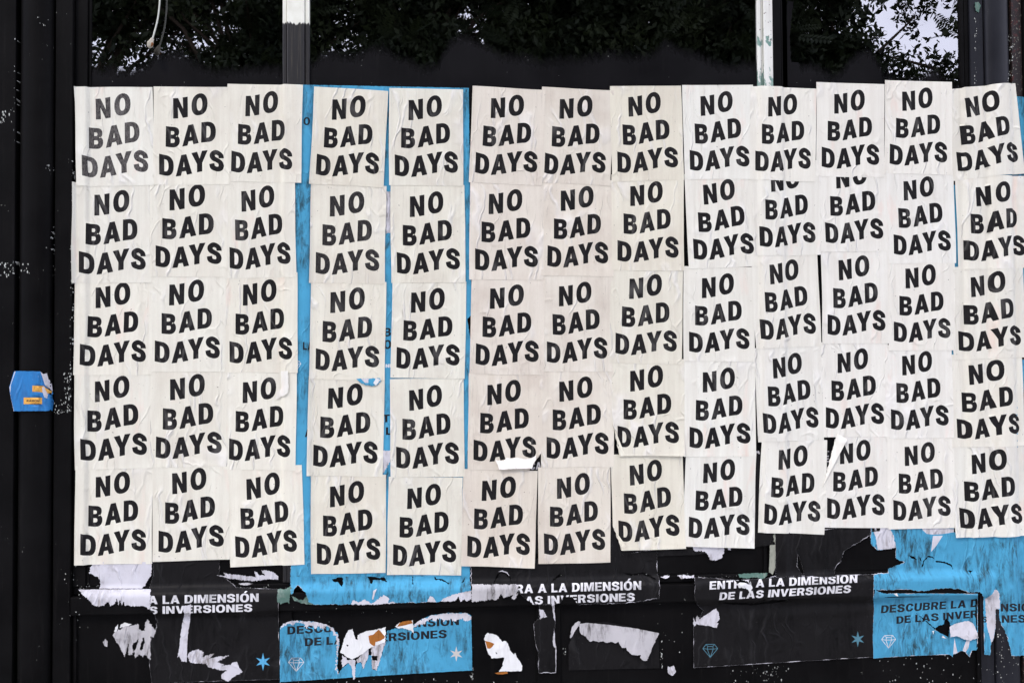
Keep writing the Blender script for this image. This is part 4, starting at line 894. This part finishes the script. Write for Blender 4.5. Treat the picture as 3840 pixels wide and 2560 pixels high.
sheet('torn_poster', B4p, BLUE, 1, 2.0, 92, 11,
      holes=[zB(*Z5, [(875, 880), (950, 935), (1010, 985), (1060, 1030), (1100, 1000), (1140, 990), (1165, 930), (1205, 975), (1215, 1010), (1198, 1060), (1195, 1120), (1120, 1080), (1060, 1045), (1000, 990), (940, 940)])],
      prints=[('black_lettering', KTEXT, text_polys('DESCUBRE LA DIMENSION', zB(*Z5, [(530, 882)])[0], zB(*Z5, [(2065, 780)])[0], 29, .1)+text_polys('DE LAS INVERSIONES', zB(*Z5, [(680, 985)])[0], zB(*Z5, [(1915, 890)])[0], 28)),
              ('white_gem', WTEXT, gem_polys(3100+605/2.613, 1960+1160/2.613, 54, 48, 2.2)),
              ('torn_edge', SCRAP, [[zB(*Z5, [(1240, 1285), (1282, 1272), (1262, 1180), (1252, 1120), (1245, 1200)])]]), ('torn_edge', SCRAP, [[zB(*Z5, [(1370, 1140), (1400, 1150), (1385, 1220), (1355, 1262), (1330, 1245)])]])],
      lift=lambda a, b: .0035*np.maximum(0, np.sin((a+b*.6-3300)/28))*np.clip((b-2250)/60, 0, 1),
      rim=2.2, label='blue poster reading DESCUBRE LA with white gem at lower right', cat='torn poster', group=TG, holeamp=1.6)
sheet('torn_paper', zB(*Z5, [(972, 1142), (1005, 1080), (1060, 1038), (1110, 1080), (1172, 1132), (1110, 1115), (1070, 1100), (1020, 1105)]), WHITEF, 3, 1.2, 93, 8, label='white curled tear edge beside the black hole, lower right', cat='paper scrap')
sheet('paper_flap', zB(*Z5, [(1198, 1015), (1250, 985), (1380, 955), (1430, 978), (1460, 1050), (1482, 1122), (1420, 1130), (1400, 1145), (1330, 1130), (1262, 1100), (1200, 1112)]), SCRAP, 4, 1.5, 94, 8, lift=lambda a, b: .008*np.clip((b-2330)/50, 0, 1), label='folded white flap right of the black hole, lower right', cat='paper flap')
sheet('torn_paper', zB(*Z5, [(655, 690), (685, 685), (700, 715), (680, 712)]), WHITEF, 3, .6, 95, 8, label='tiny white curl above DESCUBRE at lower right', cat='paper scrap')
sheet('paper_flap', zB(950, 1300, [(2033, 945), (2100, 958), (2128, 925), (2170, 938), (2215, 925), (2270, 940), (2330, 935), (2372, 908), (2368, 950), (2345, 985), (2338, 1016), (2200, 1020), (2062, 1026), (2052, 990)], T), PBACK, 20, 1.4, 120, 7, lift=lambda a, b: .006*np.clip((b-1705)/50, 0, 1), label='curled bright flap over DAYS of the sixth poster, fourth row', cat='paper flap').color = (.84, .82, .76, .95)
sheet('torn_poster', [(1772, 1690), (3300, 1690), (3300, 1990), (2600, 2080), (2300, 2090), (1772, 2060)], BLACKP, 1, 1, 121, 16,
      prints=[('grey_lettering', SCRAPD, text_polys('ISCA', (1958, 1762), (2030, 1758), 27)), ('grey_lettering', SCRAPD, text_polys('TI', (3096, 1694), (3124, 1692), 28)), ('grey_lettering', SCRAPD, text_polys('E', (3096, 1732), (3108, 1731), 24)), ('grey_lettering', SCRAPD, text_polys('A', (2830, 1702), (2850, 1701), 20))],
      label='black older poster with grey letters behind the two lowest white rows', cat='torn poster', group=TG)
# the blue hole in the torn fourth-row poster
sheet('torn_paper', zB(950, 1300, [(865, 268), (1065, 262), (1075, 285), (1040, 320), (1000, 330), (940, 318), (900, 300)], T), BLUE, 17.5, 1.2, 96, 7, label='blue tear at the top of the fourth poster, fourth row', cat='paper scrap')
sheet('torn_paper', zB(950, 1300, [(905, 268), (970, 266), (968, 300), (940, 305)], T), SCRAP, 18.5, 1.0, 97, 7, label='pale patch inside the blue tear, fourth row', cat='paper scrap')
sheet('torn_paper', zB(950, 1300, [(1030, 262), (1072, 275), (1030, 325), (1010, 305)], T), WHITEF, 19.5, 1.0, 98, 7, label='white curl at the right of the blue tear, fourth row', cat='paper scrap')
sheet('paper_flap', zB(950, 1300, [(235, 205), (295, 200), (300, 330), (290, 390), (235, 420), (190, 440), (200, 380), (240, 350)], T), PAPER, 20, 1.2, 99, 7, lift=lambda a, b: .0012*np.clip((a-1040)/40, 0, 1), label='crumpled white flap beside NO in third poster, fourth row', cat='paper flap').color = (.78, .775, .70, .9)

# ------------------------------------------------------------------ sticker, flecks, cable
Zs = (0, 1300); ks = 3.92
def zs(l): return [(x/ks, 1300+y/ks) for x, y in l]
sheet('sticker', zs([(205, 362), (240, 355), (590, 362), (640, 400), (690, 385), (735, 650), (790, 800), (775, 940), (200, 945), (150, 700), (135, 590)]), STBLUE, 2, .6, 101, 7,
      prints=[('pale_corner', SCRAP, [[zs([(590, 352), (700, 380), (735, 655), (660, 560), (620, 430)])], [zs([(215, 360), (228, 362), (160, 560), (150, 700), (205, 945), (185, 940), (140, 600)])], [zs([(620, 590), (650, 590), (700, 700), (690, 760), (650, 740), (625, 660)])]]),
              ('dark_lettering', KTEXT, text_polys('RAMON', zs([(392, 808)])[0], zs([(578, 810)])[0], 8)),
              ('yellow_block', STYEL, [[zs([(348, 745), (620, 745), (620, 842), (348, 842)])], [zs([(475, 568), (640, 575), (720, 650), (715, 690), (590, 665), (475, 660)])]])],
      label='torn blue sticker with yellow blocks wrapped round the left column', cat='sticker')
def flecks(name, boxes, n, seed, size=(1.2, 4), mat=CHIPM, tall=2.2):
    rnd = random.Random(seed); V, F = [], []
    for (x0, x1, y0, y1, wgt) in boxes:
        for _ in range(int(n*wgt)):
            cx, cy = rnd.uniform(x0, x1), rnd.uniform(y0, y1); r_ = rnd.uniform(*size)*rnd.random()**.8+.5
            k = rnd.randint(5, 7); ph = rnd.random()*6; b = len(V)
            for i in range(k):
                a = ph+i*6.2832/k; q = r_*rnd.uniform(.5, 1.2)
                V.append((cx+math.cos(a)*q*.7, cy+math.sin(a)*q*rnd.uniform(.8, tall)))
            F.append(tuple(range(b+k-1, b-1, -1)))
    V = np.array(V); P = drape(V[:, 0], V[:, 1], 0, False); P[:, 1] += .003
    o = mobj(name, P, F, mat, front, tuple(P.mean(0))); o['kind'] = 'stuff'; return o
flecks('paint_flecks', [(238, 268, 1395, 1545, 1), (262, 272, 900, 1400, .9), (196, 206, 850, 1050, .3), (195, 235, 1500, 1560, .3), (62, 71, 100, 620, .25), (268, 274, 600, 760, .35), (0, 110, 985, 1038, .8), (0, 50, 400, 462, .35), (140, 180, 60, 110, .12), (170, 190, 590, 640, .12)], 60, 3)
flecks('paint_flecks', [(3300, 3840, 2430, 2560, 1.3), (3735, 3770, 2350, 2560, .5), (2700, 2960, 2495, 2560, .5), (2830, 2920, 2490, 2560, .3), (1045, 1900, 2540, 2560, .4), (2480, 2560, 2300, 2560, .12), (1760, 1775, 2500, 2550, .3), (2475, 2485, 2440, 2510, .2), (283, 300, 2100, 2400, .2), (220, 280, 2140, 2400, .15), (1100, 1500, 2280, 2320, .1), (2110, 2125, 2430, 2460, .1)], 60, 4, (1.0, 3.6), tall=1.7)
flecks('paint_flecks', [(2400, 3280, 2150, 2168, 1.0), (2100, 2420, 2150, 2185, .5), (600, 1080, 2200, 2212, .5), (290, 420, 2195, 2210, .4)], 60, 5, (1.0, 3.4), tall=.8)
flecks('paint_flecks', [(1200, 2850, 150, 320, .3), (350, 1050, 230, 320, .1), (2960, 3600, 280, 320, .05)], 60, 6, (.5, 1.2), tall=1.2)
flecks('paint_flecks', [(3780, 3800, 120, 330, .6), (3655, 3664, 5, 330, .4)], 60, 7, (1, 3))
sheet('green_paint_patch', [(3656, 10), (3668, 8), (3678, 22), (3670, 48), (3660, 42), (3656, 28)], GREEN, 0, 1.0, 111, 7, label='green bare paint chip high on the right window stile', cat='paint patch')
# glossy tape round the far left board
# cable hanging in front of the first pane
def tube(path, rad, n=10):
    V, F = [], []
    P = [Vector(p) for p in path]
    for i, p in enumerate(P):
        t = (P[min(i+1, len(P)-1)]-P[max(i-1, 0)]).normalized(); a = t.cross(Vector((0, 1, 0))).normalized(); b = t.cross(a)
        r_ = rad[i] if isinstance(rad, (list, tuple)) else rad
        for j in range(n):
            q = 6.28318*j/n; V.append(tuple(p+a*math.cos(q)*r_+b*math.sin(q)*r_))
    for i in range(len(P)-1):
        for j in range(n): F.append((i*n+j, i*n+(j+1) % n, (i+1)*n+(j+1) % n, (i+1)*n+j))
    F.append(tuple(range(n))); F.append(tuple(range((len(P)-1)*n+n-1, (len(P)-1)*n-1, -1)))
    return V, F
cp = []
for px_, py_ in [(600, -260), (602, -160), (601, -80), (599, 0), (597, 30), (593, 62), (587, 92), (580, 118), (575, 136), (571, 148)]:
    x, z = unp(px_, py_, -.03); cp.append((float(x), -.03, float(z)))
cp = [tuple(p) for p in catmull(cp, 4)]
cab = empty('cable', cp[-1], 'thin pale cable dangling in front of the left window pane', 'cable')
V, F = tube(cp, .0032); mobj('wire', V, F, simple('cable_sheath', (.60, .62, .54), .5), cab, cp[-1], True)
e0 = Vector(cp[-1]); V, F = tube([e0+Vector((.001, 0, .004)), e0+Vector((-.003, 0, -.004)), e0+Vector((-.008, 0, -.016)), e0+Vector((-.009, .001, -.028)), e0+Vector((-.006, 0, -.034))], [.005, .009, .013, .012, .006], 8)
rr = random.Random(2); V = [(a+rr.uniform(-.0018, .0018), b+rr.uniform(-.0018, .0018), c_+rr.uniform(-.0018, .0018)) for a, b, c_ in V]
mobj('taped_end', V, F, simple('tape', (.50, .47, .38), .6), cab, cp[-1])
V, F = tube([e0+Vector((-.001, -.004, -.012)), e0+Vector((.003, -.009, -.022)), e0+Vector((-.001, -.008, -.031))], [.003, .005, .003], 6)
mobj('rusty_tip', V, F, simple('rusty_tip', (.22, .09, .03), .6), cab, cp[-1])

# ------------------------------------------------------------------ street: pavement, road, trees seen in the glass
def slab(name, x0, x1, y0, y1, z, th, mat):
    vs_ = [(x0, y0, z), (x1, y0, z), (x1, y1, z), (x0, y1, z), (x0, y0, z-th), (x1, y0, z-th), (x1, y1, z-th), (x0, y1, z-th)]
    o = mobj(name, vs_, [(0, 1, 2, 3), (7, 6, 5, 4), (0, 4, 5, 1), (1, 5, 6, 2), (2, 6, 7, 3), (3, 7, 4, 0)], mat, None, ((x0+x1)/2, (y0+y1)/2, z-th)); o['kind'] = 'structure'; return o
slab('pavement', -40, 40, -6.5, .3, 0.0, .2, simple('paving', (.30, .29, .27)))
slab('road', -400, 400, -400, -6.501, -.13, .1, simple('asphalt', (.055, .055, .057)))
slab('far_pavement', -40, 40, -19, -14, 0.0, .12, simple('far_paving', (.28, .27, .25)))
s = MT('leaf'); oi = N(s.t, 'ShaderNodeObjectInfo')
lc = s.mix(s.ramp(s.noise(s.map((1, 1, 1)), 1.1, 3), .35, .65), (.007, .012, .005), (.022, .030, .010)); s.fin(lc, .6, None, .2)
tl = N(s.t, 'ShaderNodeBsdfTranslucent'); s.L(lc, tl.inputs[0]); ms = N(s.t, 'ShaderNodeMixShader'); ms.inputs[0].default_value = .25
s.L(s.b.outputs[0], ms.inputs[1]); s.L(tl.outputs[0], ms.inputs[2]); s.L(ms.outputs[0], s.out.inputs[0]); LEAF = s.m
BARK = simple('bark', (.06, .045, .032), .9)
rs = np.random.RandomState(4)
def pinnate():
    """one compound leaf: a stalk with pairs of small leaflets"""
    V, F = [], []; n = 8
    for i in range(n):
        t = .12+.88*i/(n-1); L_ = .098*(1-.45*abs(t-.5)*1.4)
        for sg in (-1, 1):
            b = len(V); x = t*.36
            V += [(x, 0, 0), (x+.016+L_*.3, sg*L_*.36, .004), (x+L_*.45, sg*L_, -.006), (x+L_*.3-.018, sg*L_*.62, .004)]
            F.append((b, b+1, b+2, b+3))
    b = len(V); V += [(0, -.003, 0), (0, .003, 0), (.38, .001, 0), (.38, -.001, 0)]; F.append((b, b+1, b+2, b+3))
    return np.array(V), np.array(F)
PV, PF = pinnate()
def sprig(n):
    """a loose bunch of broad leaves"""
    r_ = np.random.RandomState(11); V, F = [], []
    for i in range(n):
        d = r_.normal(size=3); d /= np.linalg.norm(d); a = np.cross(d, r_.normal(size=3)); a /= np.linalg.norm(a)
        o = np.array((.13, 0, 0))+r_.normal(size=3)*(.09, .06, .06); L_ = r_.uniform(.07, .13); b = len(V)
        V += [o, o+d*L_*.5+a*L_*.22, o+d*L_, o+d*L_*.5-a*L_*.22]; F.append((b, b+1, b+2, b+3))
    return np.array(V), np.array(F)
PV2, PF2 = sprig(len(PF))
def gap_at(x, z, gaps):
    k = 0.0
    for (gx, gz, rx, rz, st) in gaps: k = max(k, st*math.exp(-(((x-gx)/rx)**2+((z-gz)/rz)**2)**2))
    return k
def tree(x, y, h, cz, rx, ry, rz, nblob, ntw, label, gaps=(), seed=0, trunk_r=.16):
    rnd = random.Random(seed)
    root = empty('tree', (x, y, -.13), label, 'tree', 'street trees opposite the shopfront')
    # trunk and limbs
    V, F = [], []
    def add(path, rad):
        v, f = tube(path, rad, 7); b = len(V); V.extend(v); F.extend([tuple(i+b for i in q) for q in f])
    top = Vector((x+rnd.uniform(-.3, .3), y, cz-rz*.2))
    add([Vector((x, y, -.13)), Vector((x+.05, y, cz*.3)), (Vector((x, y, cz*.55))+top)/2, top], [trunk_r*1.3, trunk_r, trunk_r*.8, trunk_r*.55])
    blobs = []
    for i in range(nblob):
        a = rnd.random()*6.283; u = rnd.uniform(-1, 1); q = rnd.random()**.45
        p = Vector((x+rx*q*math.cos(a)*math.sqrt(1-u*u), y+ry*q*math.sin(a)*math.sqrt(1-u*u), cz+rz*q*u))
        if gap_at(p.x, p.z, gaps) > .55: continue
        blobs.append(p)
    for p in blobs[::2]:
        mid = top.lerp(p, .5)+Vector((0, 0, rnd.uniform(-.1, .35)))
        add([top-Vector((0, 0, rnd.uniform(.1, 1.2))), mid, p], [trunk_r*.32, trunk_r*.18, .012])
    mobj('trunk', V, F, BARK, root, (x, y, -.13), True)
    pts = []
    for _ in range(ntw):
        c = blobs[rnd.randrange(len(blobs))]
        d = Vector((rnd.gauss(0, 1), rnd.gauss(0, 1), rnd.gauss(0, 1)*.8)).normalized()*(rnd.random()**.5)*rnd.uniform(.45, .8)
        p = c+d
        if rnd.random() < gap_at(p.x, p.z, gaps)*1.15: continue
        pts.append(p)
    n = len(pts); P = np.array([tuple(p) for p in pts])
    yaw = rs.rand(n)*6.283; pit = rs.uniform(-.9, .5, n); rol = rs.uniform(-1.2, 1.2, n); scl = rs.uniform(.75, 1.25, n)
    cy, sy, cp_, sp_, cr_, sr_ = np.cos(yaw), np.sin(yaw), np.cos(pit), np.sin(pit), np.cos(rol), np.sin(rol)
    kind = rs.rand(n) < .72
    BV = np.where(kind[:, None, None], PV2[None], PV[None]); X, Yv, Zv = BV[..., 0], BV[..., 1], BV[..., 2]
    y1 = Yv*cr_[:, None]-Zv*sr_[:, None]; z1 = Yv*sr_[:, None]+Zv*cr_[:, None]
    x2 = X*cp_[:, None]-z1*sp_[:, None]; z2 = X*sp_[:, None]+z1*cp_[:, None]
    x3 = x2*cy[:, None]-y1*sy[:, None]; y3 = x2*sy[:, None]+y1*cy[:, None]
    VV = (np.stack([x3, y3, z2], 2)*scl[:, None, None]+P[:, None, :]).reshape(-1, 3)
    FF = (PF[None]+(np.arange(n)*len(PV))[:, None, None]).reshape(-1, 4)
    me = bpy.data.meshes.new('crown'); loc = np.array((x, y, -.13)); VV = VV-loc
    me.vertices.add(len(VV)); me.vertices.foreach_set('co', VV.ravel())
    me.loops.add(FF.size); me.loops.foreach_set('vertex_index', FF.ravel().astype(np.int32))
    me.polygons.add(len(FF)); me.polygons.foreach_set('loop_start', np.arange(0, FF.size, 4, dtype=np.int32)); me.polygons.foreach_set('loop_total', np.full(len(FF), 4, np.int32))
    me.materials.append(LEAF); me.update(); me.validate()
    o = bpy.data.objects.new('crown', me); COL.objects.link(o); o.parent = root; o.location = (0, 0, 0)
    return root
def mir(px, py, Y=-9.5):      # where a glass reflection seen in the photograph comes from, at street depth Y
    d = ray(px, py); t = (0.0175-CAM[1]+(0.0175-Y))/d[1]
    return float(CAM[0]+d[0]*t), float(CAM[2]+d[2]*t)
gaps = []
for (px_, py_, rx_, ry_, st) in [(3350, 110, 100, 150, 1.0), (3290, 20, 90, 80, 1.0), (3400, 220, 70, 60, .9), (3560, 180, 40, 60, .5), (840, 80, 40, 60, .95), (660, 150, 38, 30, .9), (800, 180, 30, 30, .8), (410, 240, 35, 25, .8), (310, 120, 22, 20, .7),
                                 (450, 110, 60, 40, .35), (1290, 80, 40, 40, .8), (1330, 190, 30, 35, .85), (1200, 230, 25, 25, .6), (1420, 110, 50, 40, .4), (1760, 120, 22, 18, .8), (1830, 60, 40, 30, .45), (2500, 60, 90, 60, .42), (2600, 30, 60, 30, .6), (2700, 150, 60, 60, .35), (2380, 160, 50, 50, .5), (3040, 60, 30, 30, .4), (3110, 130, 30, 30, .5)]:
    gx, gz = mir(px_, py_); sx = abs(mir(px_+rx_, py_)[0]-gx)*1.25; sz = abs(mir(px_, py_+ry_)[1]-gz)*1.3
    gaps.append((gx, gz, max(sx, .26), max(sz, .24), min(1, st*1.15)))
xc = lambda px_: mir(px_, 100)[0]
tree(xc(300), -9.6, 8, 5.6, 2.2, .75, 2.6, 100, 2500, 'leafy street tree reflected in the left end of the first pane', gaps, 1)
tree(xc(900), -9.4, 8, 5.7, 2.3, .75, 2.7, 100, 3100, 'leafy street tree reflected by the first window post', gaps, 2)
tree(xc(1600), -9.3, 9, 5.7, 2.4, .75, 2.8, 120, 5600, 'dense street tree reflected left of centre in the wide pane', gaps, 3)
tree(xc(2150), -9.6, 9, 5.8, 2.3, .75, 2.8, 130, 8000, 'very dense dark street tree reflected in the middle pane', gaps, 4)
tree(xc(2780), -9.5, 8, 5.7, 2.2, .75, 2.7, 110, 4200, 'street tree reflected beside the second window post', gaps, 5)
tree(xc(3130), -9.8, 8, 5.4, 1.6, .75, 2.4, 80, 3200, 'street tree reflected at the left of the right pane', gaps, 6)
tree(xc(3720), -9.2, 8, 5.4, 2.2, 1.0, 2.6, 70, 2000, 'street tree with drooping twigs reflected at the right end', gaps, 7)
